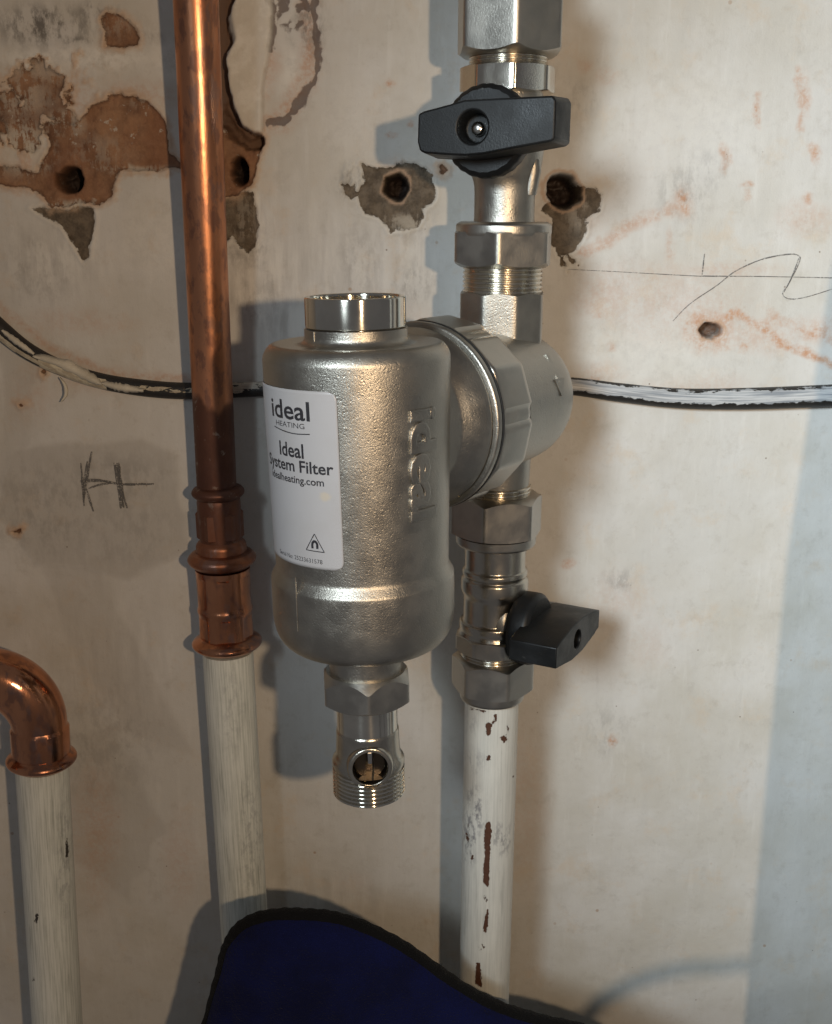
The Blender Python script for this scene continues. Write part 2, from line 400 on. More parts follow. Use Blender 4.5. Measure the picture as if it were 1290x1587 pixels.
def build_wall():
    step = .0009
    fx = np.arange(-.30, .3001, step); fz = np.arange(-.56, .1401, step)
    out = lambda a, b, s: np.linspace(a, b, 14)[1:]
    xs = np.concatenate([-.30 - np.cumsum(np.geomspace(.002, .25, 14))[::-1], fx, .30 + np.cumsum(np.geomspace(.002, .25, 14))])
    zs = np.concatenate([-.56 - np.cumsum(np.geomspace(.002, .25, 14))[::-1], fz, .14 + np.cumsum(np.geomspace(.002, .25, 14))])
    X, Z = np.meshgrid(xs, zs); nx, nz = len(xs), len(zs); X = X.ravel(); Z = Z.ravel()
    px, py = proj(np.stack([X, np.zeros_like(X), Z], -1))
    ok = (X > -.31) & (X < .31) & (Z > -.57) & (Z < .15)
    w1 = fbm(X, Z, .010, 1, 4); w2 = fbm(X, Z, .010, 90, 4); w3 = fbm(X, Z, .0032, 33, 2); w4 = fbm(X, Z, .05, 50, 4)
    wx, wy = px + w1 * 9 + w3 * 2.5, py + w2 * 9 + w3 * 2.5          # ragged
    sx, sy = px + w1 * 3, py + w2 * 3                                # nearly clean
    brick = np.full(X.shape, -40.0); cem = brick.copy(); ringm = brick.copy(); flake = brick.copy()
    rust = np.zeros(X.shape); dirt = rust.copy(); hole = rust.copy(); depth = rust.copy(); scratch = rust.copy(); pale = rust.copy(); scrape = rust.copy(); chipd = brick.copy()
    def poly(F_, pts, x=wx, y=wy):
        P = np.asarray(pts); b = ok & (px > P[:, 0].min() - 60) & (px < P[:, 0].max() + 60) & (py > P[:, 1].min() - 60) & (py < P[:, 1].max() + 60)
        F_[b] = np.maximum(F_[b], sdf_poly(x[b], y[b], pts))
    def blob(F_, cx, cy, rx, ry, amt, x=wx, y=wy):
        q = np.sqrt(((x - cx) / rx) ** 2 + ((y - cy) / ry) ** 2); np.maximum(F_, amt * (1 - sstep(q, .15, 1.0)) * ok, out=F_)
    def stroke(F_, pts, wid, amt, x=wx, y=wy):
        P = np.asarray(pts); b = ok & (px > P[:, 0].min() - 60) & (px < P[:, 0].max() + 60) & (py > P[:, 1].min() - 60) & (py < P[:, 1].max() + 60)
        F_[b] = np.maximum(F_[b], amt * (1 - sstep(sdf_line(x[b], y[b], pts), 0, wid)))
    # bare brick-coloured plaster
    poly(brick, [(112, 190), (135, 168), (172, 150), (208, 150), (234, 162), (256, 188), (263, 215), (262, 240), (284, 264), (240, 264), (186, 264), (176, 282), (172, 302), (155, 314), (110, 318), (78, 322), (60, 300), (40, 290), (0, 286), (-30, 285), (-30, 256), (20, 258), (58, 268), (62, 245), (78, 224), (84, 196)])
    poly(brick, [(155, 30), (166, 20), (188, 24), (206, 40), (214, 58), (212, 70), (190, 74), (163, 71), (164, 50)], sx, sy)
    poly(brick, [(330, 190), (348, 165), (362, 200), (385, 214), (409, 210), (406, 240), (392, 282), (372, 300), (330, 304)])
    poly(brick, [(10, 122), (40, 112), (75, 108), (100, 118), (95, 150), (118, 190), (95, 192), (60, 160), (22, 148)])
    mott = (.62 - np.hypot((px - 45) / 120, (py - 175) / 105)) * 30 + 20 * w1 + 12 * w2 + 6 * w3 - 2
    brick = np.where(ok & (px < 170) & (py > 60) & (py < 300), np.maximum(brick, mott), brick)
    brick -= np.where((py < 170) & (px < 110) & (mott < -4), 6 + 26 * (w1 + .15), 0)
    for (a, b, s) in [(686, 262, 7), (30, 822, 5), (68, 575, 3), (35, 627, 3), (175, 60, 3)]:
        poly(brick, [(a + s * math.cos(q) * (1 + .4 * math.sin(3 * q + a)), b + s * 1.2 * math.sin(q)) for q in np.linspace(0, 6.28, 9)[:-1]])
    for a in [(605, 124, 13, 10, 1.0), (605, 124, 11, 9, 1.0), (609, 211, 13, 9, 1.0), (634, 190, 8, 7, 1.0), (1258, 243, 8, 7, 1.0), (1174, 184, 6, 7, 1.0), (1106, 514, 42, 34, 1.0), (1080, 505, 30, 30, .9), (880, 872, 14, 15, 1.0), (880, 872, 11, 12, 1.0), (953, 1148, 9, 13, 1.0), (1058, 312, 11, 20, 1.0), (1160, 288, 16, 9, .95), (1156, 306, 8, 14, .9), (1252, 308, 16, 14, .8), (1060, 316, 17, 34, .95), (1122, 240, 14, 26, .7), (1175, 170, 9, 34, .85), (1247, 150, 12, 54, .75), (1262, 236, 15, 24, .9), (1150, 538, 14, 16, .8), (928, 486, 14, 12, .6), (950, 540, 10, 12, .6), (1115, 475, 8, 12, .7), (1200, 500, 40, 14, .8), (1265, 515, 40, 18, .9), (1040, 385, 10, 40, .5), (1250, 340, 60, 20, .4), (905, 100, 20, 16, .4), (940, 120, 30, 20, .35), (925, 590, 14, 10, .6)]:
        blob(rust, *a)
    # drips of old glue on the right
    for pts, w in [([(1240, 112), (1246, 150), (1240, 200)], 9), ([(1258, 222), (1262, 244)], 10), ([(1176, 140), (1174, 188)], 5), ([(1122, 230), (1120, 262)], 9)]:
        stroke(rust, pts, w, .65)
    # bare grey cement
    poly(cem, [(42, 320), (88, 324), (146, 322), (140, 400), (130, 408), (115, 385), (95, 350), (66, 336)])
    poly(cem, [(330, 302), (394, 298), (403, 345), (388, 392), (362, 372), (330, 380)])
    poly(cem, [(560, 258), (600, 256), (648, 250), (668, 270), (672, 300), (660, 322), (645, 350), (610, 357), (588, 340), (563, 326), (560, 290)])
    poly(cem, [(900, 282), (934, 300), (928, 322), (912, 335), (906, 360), (896, 388), (870, 395), (848, 372), (856, 340), (835, 325)])
    cem = np.maximum(cem, np.where(ok, -40 + 38 * np.exp(-(((px - 545) / 26) ** 2 + ((py - 282) / 42) ** 2) ** 2) + 14 * w3, -40))
    cem = np.maximum(cem, np.where(ok, -40 + 38 * np.exp(-(((px - 885) / 28) ** 2 + ((py - 405) / 28) ** 2) ** 2) + 14 * w3, -40))
    # stains
    for a in [(60, 150, 120, 60, .75), (40, 260, 90, 60, .5), (215, 150, 90, 40, .45), (1100, 514, 60, 48, 1.0), (1104, 520, 34, 28, 1.0), (1180, 520, 95, 40, .38), (1040, 470, 190, 90, .28), (940, 460, 80, 60, .35), (1262, 510, 60, 34, .55), (1250, 340, 70, 40, .35),
              (412, 90, 28, 110, .5), (395, 200, 40, 30, .7), (420, 190, 60, 24, .5), (880, 330, 70, 60, .4), (613, 262, 70, 26, .45), (1130, 420, 120, 20, .35), (1000, 430, 150, 40, .25), (120, 500, 120, 30, .3), (160, 590, 110, 30, .35), (50, 610, 60, 60, .25), (930, 580, 60, 30, .3), (1080, 600, 120, 30, .3), (960, 930, 70, 70, .22), (1000, 1000, 60, 60, .18),
              (350, 1330, 60, 160, .16), (150, 1290, 50, 170, .4), (280, 1330, 40, 120, .25), (820, 1250, 50, 200, .2), (545, 1370, 50, 30, .15), (640, 500, 60, 40, .15), (1060, 315, 26, 40, .5)]:
        blob(rust, *a)
    for a in [(400, 420, 90, 100, 1.0), (440, 500, 90, 60, .8), (90, 400, 110, 80, .7), (400, 330, 50, 60, .8), (560, 420, 90, 60, .6), (640, 400, 40, 70, .6), (180, 1030, 120, 120, .35), (500, 1390, 160, 60, .3), (480, 420, 120, 140, .45)]:
        blob(scratch, *a[:4], a[4] * .55)
    for a in [(120, 92, 200, 30, .9), (260, 95, 60, 40, .6), (450, 110, 30, 60, .8), (400, 420, 70, 90, .5), (250, 370, 110, 110, .4), (1000, 540, 200, 60, .45), (1080, 200, 200, 150, .35), (30, 230, 50, 50, .9), (60, 205, 30, 26, .8), (545, 200, 90, 120, .35), (1000, 580, 200, 30, .4)]:
        blob(pale, *a)
    for a in [(36, 228, 70, 64, 1.0), (95, 190, 50, 34, .75), (30, 150, 80, 50, .6), (150, 235, 70, 40, .35), (110, 318, 90, 12, .9), (60, 110, 90, 30, .6), (200, 262, 80, 10, .8), (240, 160, 60, 14, .5), (180, 40, 40, 30, .3), (640, 345, 60, 22, .6), (900, 330, 40, 40, .4), (380, 340, 40, 60, .35)]:
        blob(scrape, *a)
    stroke(rust, [(476, 10), (482, 70), (474, 130), (450, 168), (415, 186)], 26, .75)
    stroke(rust, [(905, 395), (940, 375), (975, 350), (1010, 336), (1045, 325)], 17, .62)
    stroke(rust, [(1120, 498), (1140, 488), (1170, 505), (1230, 538), (1290, 565)], 12, 1.0); stroke(rust, [(1235, 508), (1262, 514), (1300, 530)], 12, .75); stroke(rust, [(1190, 486), (1230, 500)], 10, .5)
    stroke(rust, [(0, 478), (90, 545), (160, 578), (300, 590)], 12, .55)
    for a in [(70, 40, 120, 50, 1.0), (60, 30, 80, 30, 1.0), (60, 170, 60, 50, .5), (150, 20, 60, 30, .8), (200, 60, 110, 16, .4), (120, 62, 60, 10, .8), (545, 285, 36, 44, .7), (560, 400, 60, 90, .30), (640, 440, 50, 50, .45), (380, 380, 60, 60, .5), (480, 40, 40, 60, .8), (400, 470, 80, 60, .3), (1060, 300, 70, 70, .35), (1090, 270, 60, 60, .25), (60, 420, 90, 90, .3), (75, 790, 140, 120, .3), (180, 740, 130, 60, .34), (200, 820, 120, 90, .22), (960, 900, 40, 30, .4), (640, 330, 50, 90, .3), (900, 150, 40, 50, .3), (150, 1150, 160, 140, .25), (940, 1130, 50, 60, .25), (1230, 60, 100, 60, .12)]:
        blob(dirt, *a)
    poly(ringm, [(18, 692), (110, 688), (172, 694), (240, 688), (292, 712), (300, 860), (200, 900), (60, 880), (10, 800)], px + w4 * 40, py + w4 * 20)
    sm = np.full(X.shape, -40.0)
    poly(sm, [(40, 800), (130, 775), (215, 1000), (305, 1175), (190, 1135), (110, 990)], px + w4 * 30, py + w4 * 30)
    poly(sm, [(0, 530), (60, 560), (40, 690), (0, 780)], px + w4 * 30, py + w4 * 30)
    poly(sm, [(60, 1130), (170, 1110), (260, 1290), (200, 1400), (110, 1330)], px + w4 * 40, py + w4 * 40)
    patch = np.maximum(sstep(ringm, -6, 8) * .40, sstep(sm, -5, 9) * .26) * ok
    # dark ring scar top, right of the copper pipe
    rs = np.minimum(sdf_line(wx, wy, [(486, -20), (490, 40), (494, 90), (484, 130), (462, 165), (440, 184), (416, 190)]), sdf_line(wx, wy, [(418, -20), (424, 50), (419, 78)]))
    scar = np.where(ok, 1 - sstep(rs + 4 * w3, 1, 10 + 9 * w1), 0) * np.where(py < 200, 1, 0)
    scar = np.maximum(scar, .8 * np.where(ok, 1 - sstep(np.hypot((wx - 458) / 42, (wy - 14) / 50), .55, 1.0), 0) * sstep(w3, -.5, .2))
    # cavity along the copper pipe and the proud plaster flake
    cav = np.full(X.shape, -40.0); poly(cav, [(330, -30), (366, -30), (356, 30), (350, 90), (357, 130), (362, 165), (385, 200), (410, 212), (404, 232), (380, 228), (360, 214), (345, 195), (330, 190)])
    poly(flake, [(372, -30), (424, -30), (424, 60), (412, 120), (408, 170), (409, 206), (392, 206), (374, 196), (362, 160), (352, 124), (350, 92), (362, 60), (358, 20)], sx, sy)
    # holes
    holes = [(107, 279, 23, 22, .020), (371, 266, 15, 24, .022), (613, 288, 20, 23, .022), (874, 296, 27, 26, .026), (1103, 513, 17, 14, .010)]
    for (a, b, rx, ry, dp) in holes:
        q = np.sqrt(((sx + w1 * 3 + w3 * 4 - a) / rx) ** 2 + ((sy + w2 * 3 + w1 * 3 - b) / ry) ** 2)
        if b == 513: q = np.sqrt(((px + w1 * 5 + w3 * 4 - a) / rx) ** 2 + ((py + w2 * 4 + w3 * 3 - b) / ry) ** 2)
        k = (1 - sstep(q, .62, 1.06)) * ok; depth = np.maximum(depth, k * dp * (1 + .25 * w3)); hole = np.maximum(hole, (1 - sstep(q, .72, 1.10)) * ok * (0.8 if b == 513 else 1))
    rimh = np.zeros(X.shape)
    for (a, b, rx, ry, dp) in holes[2:5]:
        q = np.sqrt(((wx - a) / rx) ** 2 + ((wy - b) / ry) ** 2); rimh = np.maximum(rimh, (1 - sstep(np.abs(q - 1.16), .03, .16)) * ok)
    bm = sstep(brick + w3 * 5, -2.5, 2.5); cm = sstep(cem + w3 * 5, -2.5, 2.5); cv = sstep(cav, -4, 4); fl = sstep(flake, -1.5, 4)
    depth = depth + .0016 * bm + .0013 * cm * (1 - bm) + .011 * cv * (1 - fl) + .0006 * scar - .0032 * fl - .0008 * np.exp(-((brick + 3.5) / 3.0) ** 2) * (1 + .8 * w1) * ok - .0006 * np.exp(-((cem + 3.5) / 3.0) ** 2) * ok
    und = .0006 * fbm(X, Z, .09, 5, 3) + .00022 * fbm(X, Z, .018, 6, 3) + .00006 * w3
    und = und + bm * (.0007 * w3 + .0008 * w1) + cm * (.0006 * w3 + .0005 * w2) + fl * .0006 * w1 - .00025 * sstep(ringm, -4, 4) * ok
    und = und - .0005 * sstep(py, 60, 74) * (1 - sstep(px, 262, 276)) * ok * (1 - sstep(py, 120, 300))
    Y = depth + np.where(ok, und, .0003)
    V = np.stack([X, Y, Z], -1)
    i = np.arange(nx * nz).reshape(nz, nx)
    Fq = np.stack([i[:-1, :-1], i[:-1, 1:], i[1:, 1:], i[1:, :-1]], -1).reshape(-1, 4)
    me = bpy.data.meshes.new('wall'); nf = len(Fq)
    me.vertices.add(len(V)); me.vertices.foreach_set('co', V.ravel())
    me.loops.add(nf * 4); me.loops.foreach_set('vertex_index', Fq.ravel().astype(np.int32))
    me.polygons.add(nf); me.polygons.foreach_set('loop_start', np.arange(0, nf * 4, 4, dtype=np.int32)); me.polygons.foreach_set('loop_total', np.full(nf, 4, np.int32))
    me.update(); me.polygons.foreach_set('use_smooth', np.ones(nf, bool))
    for k, v in dict(brick=np.clip((brick) / 10, -2, 2), cement=np.clip(cem / 10, -2, 2), rust=rust, dirt=dirt, scratch=scratch, pale=pale, scrape=scrape, hole=hole, scar=scar, flake=fl, cavity=cv * (1 - fl), patch=patch, rimh=rimh).items():
        a = me.attributes.new(k, 'FLOAT', 'POINT'); a.data.foreach_set('value', v.astype(np.float32))
    o = bpy.data.objects.new('wall', me); COL.objects.link(o); o['kind'] = 'structure'
    def height(x, z):
        ii = int(np.argmin(abs(xs - x))); jj = int(np.argmin(abs(zs - z))); return Y[jj * nx + ii]
    return o, height

def mat_wall():
    m = M('old_painted_plaster')
    fine = m.noise(900, 4, .6); mid = m.noise(120, 5, .62); big = m.noise(14, 5, .6); huge = m.noise(5, 4, .55)
    trow = m.noise(60, 5, .6, stretch=(1, 1, .22)); vert = m.noise(160, 4, .6, stretch=(1, 1, .10))
    rot = m.n('ShaderNodeMapping'); rot.inputs['Rotation'].default_value = (0, R(-27), 0); rot.inputs['Scale'].default_value = (1.0, 1.0, .14)
    m.put(rot.inputs['Vector'], m.tc.outputs['Object']); diag = m.noise(150, 4, .62, vec=rot.outputs[0])
    c = m.mix(m.ramp(big, .36, .66), (.555, .525, .465), (.645, .625, .59))
    c = m.mix(m.ramp(huge, .40, .66, 0, .6), c, (.62, .615, .60))
    c = m.mix(m.ramp(trow, .50, .72, 0, .34), c, (.52, .50, .465))
    c = m.mix(m.ramp(vert, .56, .72, 0, .16), c, (.48, .46, .43))
    c = m.mix(m.ramp(diag, .55, .70, 0, .22), c, (.74, .725, .69))
    c = m.mix(m.ramp(m.noise(33, 6, .7), .53, .70, 0, .40), c, (.60, .48, .35))
    c = m.mix(m.ramp(m.noise(75, 6, .72), .52, .68, 0, .30), c, (.42, .385, .33))
    c = m.mix(m.ramp(m.noise(260, 5, .7), .56, .72, 0, .22), c, (.40, .36, .30))
    c = m.mix(m.math('MULTIPLY', m.attr('scratch'), m.ramp(diag, .46, .60)), c, (.80, .78, .72))
    c = m.mix(m.math('MULTIPLY', m.attr('scratch'), m.ramp(diag, .50, .36, 0, .6)), c, (.28, .26, .225))
    c = m.mix(m.attr('patch'), c, (.36, .33, .29))
    c = m.mix(m.math('MULTIPLY', m.attr('pale'), m.ramp(m.noise(120, 5, .7), .36, .58)), c, (.76, .735, .68))
    # specks of dirt and small chips
    sp = m.ramp(m.voro(95), .035, .055, 1, 0); spm = m.math('MULTIPLY', sp, m.ramp(m.noise(26, 2), .52, .60))
    c = m.mix(m.math('MULTIPLY', spm, .8), c, (.20, .15, .11))
    sp2 = m.math('MULTIPLY', m.ramp(m.voro(42), .030, .055, 1, 0), m.ramp(m.noise(17, 2), .50, .60)); c = m.mix(m.math('MULTIPLY', sp2, .7), c, (.40, .27, .18))
    # stains
    ru = m.math('MULTIPLY', m.attr('rust'), m.ramp(m.math('ADD', m.math('MULTIPLY', m.noise(330, 5, .72), .6), m.math('MULTIPLY', m.noise(60, 5, .65), .4)), .40, .60, .22, 1.0))
    c = m.mix(m.math('MULTIPLY', ru, .95), c, (.50, .255, .135))
    di = m.math('MULTIPLY', m.attr('dirt'), m.ramp(m.noise(140, 6, .72, stretch=(1, 1, .5)), .42, .62, .06, 1.0))
    c = m.mix(m.math('MULTIPLY', di, .92), c, (.125, .112, .098))
    # bare cement and brick plaster
    jag = m.math('MULTIPLY', m.math('SUBTRACT', m.noise(420, 5, .68), .5), 1.0)
    ce = m.ramp(m.math('ADD', m.attr('cement'), jag), -.10, .10)
    c = m.mix(m.math('MULTIPLY', m.ramp(m.math('ADD', m.attr('cement'), jag), -.9, -.1), .3), c, (.72, .68, .60))
    c = m.mix(ce, c, m.mix(m.ramp(m.noise(180, 5, .7), .32, .68), (.085, .064, .043), (.185, .145, .102)))
    bs = m.math('ADD', m.attr('brick'), jag); br = m.ramp(bs, -.10, .10)
    halo = m.math('ADD', bs, m.math('MULTIPLY', m.math('SUBTRACT', m.noise(95, 6, .72), .5), 3.2))
    c = m.mix(m.math('MULTIPLY', m.ramp(halo, -1.5, .1), .80), c, m.mix(m.noise(70, 4), (.50, .30, .175), (.60, .46, .33)))
    bc = m.mix(m.ramp(m.noise(34, 6, .7), .34, .66), (.155, .072, .036), (.37, .205, .112))
    bc = m.mix(m.ramp(m.noise(20, 4, .6), .45, .65, 0, .5), bc, (.34, .155, .075))
    bc = m.mix(m.ramp(m.noise(300, 5, .7), .50, .75, 0, .6), bc, (.20, .085, .045))
    c = m.mix(br, c, bc)
    c = m.mix(m.math('MULTIPLY', m.math('MULTIPLY', br, m.ramp(m.noise(150, 5, .7), .62, .68)), .8), c, (.58, .52, .44))
    c = m.mix(m.math('MULTIPLY', m.ramp(bs, .55, .0, 0, .5), br), c, (.10, .055, .035))
    sw = m.math('MULTIPLY', m.ramp(m.math('ADD', m.math('MULTIPLY', m.noise(150, 6, .75, vec=rot.outputs[0]), .55), m.math('MULTIPLY', m.noise(110, 6, .75), .45)), .47, .53), m.attr('scrape'))
    c = m.mix(m.math('MULTIPLY', sw, .9), c, m.mix(m.noise(200, 4), (.52, .46, .375), (.68, .635, .55)))
    c = m.mix(m.math('MULTIPLY', m.ramp(m.math('ADD', m.attr('scar'), m.math('MULTIPLY', jag, .8)), .35, .75), .82), c, m.mix(mid, (.045, .028, .026), (.17, .115, .09)))
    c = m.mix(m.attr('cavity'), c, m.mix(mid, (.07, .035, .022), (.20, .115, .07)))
    c = m.mix(m.math('MULTIPLY', m.attr('flake'), .8), c, m.mix(m.ramp(mid, .4, .65), (.66, .62, .54), (.80, .77, .70)))
    c = m.mix(m.math('MULTIPLY', m.attr('rimh'), .75), c, (.50, .34, .23))
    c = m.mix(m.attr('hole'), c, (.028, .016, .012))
    h = m.math('ADD', m.math('MULTIPLY', fine, .25), m.math('ADD', m.math('MULTIPLY', mid, .6), m.math('MULTIPLY', diag, .35)))
    h2 = m.math('MULTIPLY', m.math('ADD', br, ce), m.noise(500, 5, .7))
    nb = m.bump(h2, .0009, 1, m.bump(h, .00035))
    return m.set(Base_Color=c, Roughness=m.ramp(mid, .3, .7, .55, .75), Normal=nb)
wall, wall_y = build_wall()
wall.data.materials.append(mat_wall())

# pencil marks on the wall: thin ribbons of graphite
def ribbon(name, strokes, width, seedj=0.0):
    V = []; Fc = []
    for pts in strokes:
        P = smooth_path([at(x, y, 0)[[0, 2]] for x, y in pts], max(8, 5 * len(pts)))
        T = np.gradient(P, axis=0); T /= np.linalg.norm(T, axis=1)[:, None] + 1e-12; Nn = np.stack([-T[:, 1], T[:, 0]], -1)
        b = len(V)
        for k, (p, q) in enumerate(zip(P, Nn)):
            w = width * (.55 + .45 * math.sin(math.pi * k / (len(P) - 1))) * random.uniform(.8, 1.2)
            y = min(wall_y(*(p + q * .0008)), wall_y(*(p - q * .0008)), wall_y(*p)) - .0004
            for sgn in (-1, 1): V.append((p[0] + q[0] * w * sgn, y, p[1] + q[1] * w * sgn))
        for k in range(len(P) - 1): Fc.append((b + 2 * k, b + 2 * k + 1, b + 2 * k + 3, b + 2 * k + 2))
    return obj(name, V, Fc, MAT['graphite'], wall, None)
cr = lambda pts: [(x / 3.969, 450 + y / 3.969) for x, y in pts]
ribbon('pencil_letter', [cr(q) for q in [
    [(500, 1060), (512, 1190), (520, 1325)], [(567, 990), (545, 1110), (516, 1300)], [(540, 1050), (522, 1180), (515, 1290)], [(535, 1215), (555, 1290), (578, 1358)],
    [(495, 1170), (600, 1162), (720, 1187), (840, 1192), (950, 1188)], [(500, 1176), (640, 1172), (760, 1190), (900, 1186)], [(548, 1216), (620, 1192), (690, 1182)],
    [(703, 1058), (725, 1180), (745, 1340)], [(733, 1058), (748, 1200), (785, 1338)], [(722, 1060), (742, 1220), (765, 1335)], [(740, 1080), (735, 1200), (750, 1338)], [(712, 1070), (752, 1190), (757, 1330)]]], .00070)
ribbon('pencil_scribble', [[(1043, 497), (1070, 470), (1110, 443), (1140, 420), (1180, 402), (1220, 394), (1238, 396), (1238, 408), (1222, 440), (1213, 455), (1224, 463), (1250, 460), (1292, 447)], [(1238, 400), (1226, 432), (1214, 454)], [(1092, 393), (1088, 428)]], .00034)
ribbon('pencil_line', [[(880, 417), (960, 421), (1050, 426), (1100, 428), (1180, 428), (1295, 431)], [(1090, 427), (1160, 428), (1295, 430)]],   .00020)

# ------------------------------------------------------------------ cable on the wall
def build_cable():
    pl = [(-60, 455), (0, 510), (45, 545), (100, 572), (160, 591), (230, 602), (300, 606), (400, 603), (520, 600), (640, 596), (760, 594), (880, 598), (960, 608), (1050, 617), (1150, 618), (1290, 613), (1360, 608)]
    wid = [34, 30, 27, 24, 25, 27, 27, 24, 24, 26, 27, 28, 30, 32, 35, 36, 36]
    pts = [at(x, y, -.0035) for x, y in pl]; n = 420
    P = smooth_path(pts, n); wv = np.interp(np.linspace(0, 1, n), np.linspace(0, 1, len(wid)), wid) * .60 / F / 2
    V, Fc, wrap = tube(P, wv, 28)
    pxx, pyy = proj(V); up = (V - np.repeat(P, 28, 0)) / np.repeat(wv, 28)[:, None]
    upz = up[:, 2]
    paint = np.where(pxx > 860, .52 - .75 * sstep(upz, .55, 1.0) + .12 * np.sin(pxx * .045) * sstep(upz, .2, .8), np.where(pxx > 380, .55 * upz - .1, .15))
    paint = paint - 1.5 * sstep(-upz, .05, .80)
    lft = pxx < 330
    paint = np.where(lft, np.select([pxx < 60, pxx < 165, pxx < 215], [np.where((upz > -.62) & (upz < -.12), .5, -.9), np.where(upz < .45, .5, -.5), np.where((upz > -.35) & (upz < .35), .5, -.8)], np.where((upz > -.2) & (upz < .45), .12, -.6)), paint)
    cream = np.clip((520 - pxx) / 200, 0, 1)
    o = obj('cable', V, Fc, MAT['cable'], None, 60, dict(wrap=wrap, paint=paint, cream=cream), loc=P[0])
    o['label'] = 'black cable with flaking white paint, sagging across the wall behind the pipes'; o['category'] = 'cable'
    # split sheath of dried paint peeling off near the left end
    def strip(name, pts, wd, lift, curl):
        Q = smooth_path([at(x, y, -.0035 - lift) for x, y in pts], 24); T = np.gradient(Q, axis=0); T /= np.linalg.norm(T, axis=1)[:, None]
        VV = []; FF = []
        for k in range(24):
            s = np.cross(T[k], (0, -1, 0)); w = wd * (.25 + .75 * math.sin(math.pi * (k + .7) / 24.5)) * random.uniform(.8, 1.15)
            for u in (-1, -.3, .3, 1): VV.append(Q[k] + s * w * u + np.array([0, curl * u * u, 0]))
        for k in range(23):
            for j in range(3): a = k * 4 + j; FF.append((a, a + 1, a + 5, a + 4))
        f = obj(name, VV, FF, MAT['flake'], o, 60)
        sd = f.modifiers.new('thickness', 'SOLIDIFY'); sd.thickness = .0004
    strip('paint_flake', [(50, 552), (85, 562), (110, 572), (140, 588), (158, 596)], .0036, .0062, .003)
    strip('paint_flake', [(92, 585), (100, 598), (101, 612), (94, 623)], .0012, .004, .001)
    strip('paint_flake', [(157, 594), (185, 601), (222, 606)], .0024, .0068, .002)
    strip('paint_flake', [(2, 512), (25, 530), (52, 549)], .0018, .0075, .001)
build_cable()

# ------------------------------------------------------------------ painted and copper pipes
def pipe_mesh(ax, t0, t1, r, nt, seg=110):
    V = []; Fc = []; wrap = []
    for i in range(nt):
        t = t0 + (t1 - t0) * i / (nt - 1)
        for j in range(seg):
            q = -math.pi + 2 * math.pi * j / seg; V.append(ax.pt(t, r, q)); wrap.append((q * r, t, 0))
    for i in range(nt - 1):
        for j in range(seg):
            k = (j + 1) % seg; f = (i * seg + j, i * seg + k, (i + 1) * seg + k, (i + 1) * seg + j); Fc.append(f if t1 > t0 else f[::-1])
    Fc.append(tuple(range(seg))); Fc.append(tuple((nt - 1) * seg + j for j in range(seg)))
    return np.array(V), Fc, np.array(wrap)
def painted_pipe(ax, t0, t1, r, mat, chips=(), smudges=(), label='', seg=110):
    V, Fc, wrap = pipe_mesh(ax, t0, t1, r, 300, seg)
    px, py = proj(V); front = (V - (ax.A + np.outer((V - ax.A) @ ax.a, ax.a))) @ ax.f > 0
    chip = np.full(len(V), -20.0); sm = np.zeros(len(V))
    for c in chips:
        chip = np.maximum(chip, np.where(front, sdf_poly(px, py, c), -20))
    for (cx, cy, rx, ry, a) in smudges:
        sm = np.maximum(sm, np.where(front, a * (1 - sstep(np.hypot((px - cx) / rx, (py - cy) / ry), .2, 1)), 0))
    chip = np.maximum(chip, np.where(front, -20, -6))
    o = obj('painted_pipe', V, Fc, mat, None, 60, dict(wrap=wrap, chip=np.clip(chip / 4, -2, 2), smudge=sm), loc=ax.pt(min(t0, t1)))
    o['label'] = label; o['category'] = 'pipe'
    return o

axR = Axis(at(789, 50, -.062), at(751, 1525, -.058))
axF = Axis(at(551, 480, -.156), at(573, 1240, -.156))
axL = Axis(at(337, 745, -.026), at(377, 1400, -.026))
axE = Axis(at(66, 1200, -.042), at(89, 1587, -.042))
for a in (axR, axF, axL, axE): a.a = -a.a; a.r = np.cross(a.a, a.f)       # t grows upwards
assert axR.r[0] > 0

c4 = lambda pts: [(660 + x / 3.01, 1060 + y / 3.01) for x, y in pts]
rr = axR.rad(1120, 83)
painted_pipe(axR, axR.t_at(1093, rr), axR.t_at(2300, rr), rr, MAT['paint_r'],
    [c4(q) for q in [
        [(318, 140), (332, 140), (330, 178), (312, 190), (306, 182), (322, 172)], [(282, 178), (306, 182), (304, 236), (286, 242), (280, 212)], [(345, 250), (370, 240), (386, 262), (366, 276)], [(380, 190), (390, 215), (382, 226)],
        [(284, 334), (300, 334), (304, 356), (284, 358)], [(205, 108), (240, 118), (310, 134), (305, 142), (240, 128), (206, 120)], [(404, 426), (416, 430), (408, 440)],
        [(286, 645), (300, 640), (302, 660), (308, 690), (302, 750), (298, 830), (296, 900), (294, 955), (280, 940), (268, 925), (270, 850), (276, 790), (274, 720), (278, 672)],
        [(276, 985), (288, 1005), (284, 1020), (272, 1000)], [(288, 1050), (294, 1060), (290, 1130), (280, 1165), (268, 1150), (274, 1105)], [(262, 1215), (276, 1225), (270, 1240)], [(246, 1215), (260, 1250), (252, 1250)],
        [(236, 1300), (252, 1302), (258, 1350), (262, 1420), (232, 1400), (234, 1350)], [(188, 690), (200, 705), (204, 740), (190, 725)], [(214, 800), (224, 800), (222, 826), (212, 824)], [(196, 650), (202, 652), (198, 676)], [(346, 540), (352, 542), (350, 548)]]],
    [(735, 1260, 26, 60, .9), (728, 1300, 20, 60, .9), (778, 1300, 26, 40, .7), (735, 1180, 30, 30, .35), (730, 1120, 20, 30, .3)],
    'right hand white painted pipe with brown chips running down below the lower valve')
rl = axL.rad(1100, 77)
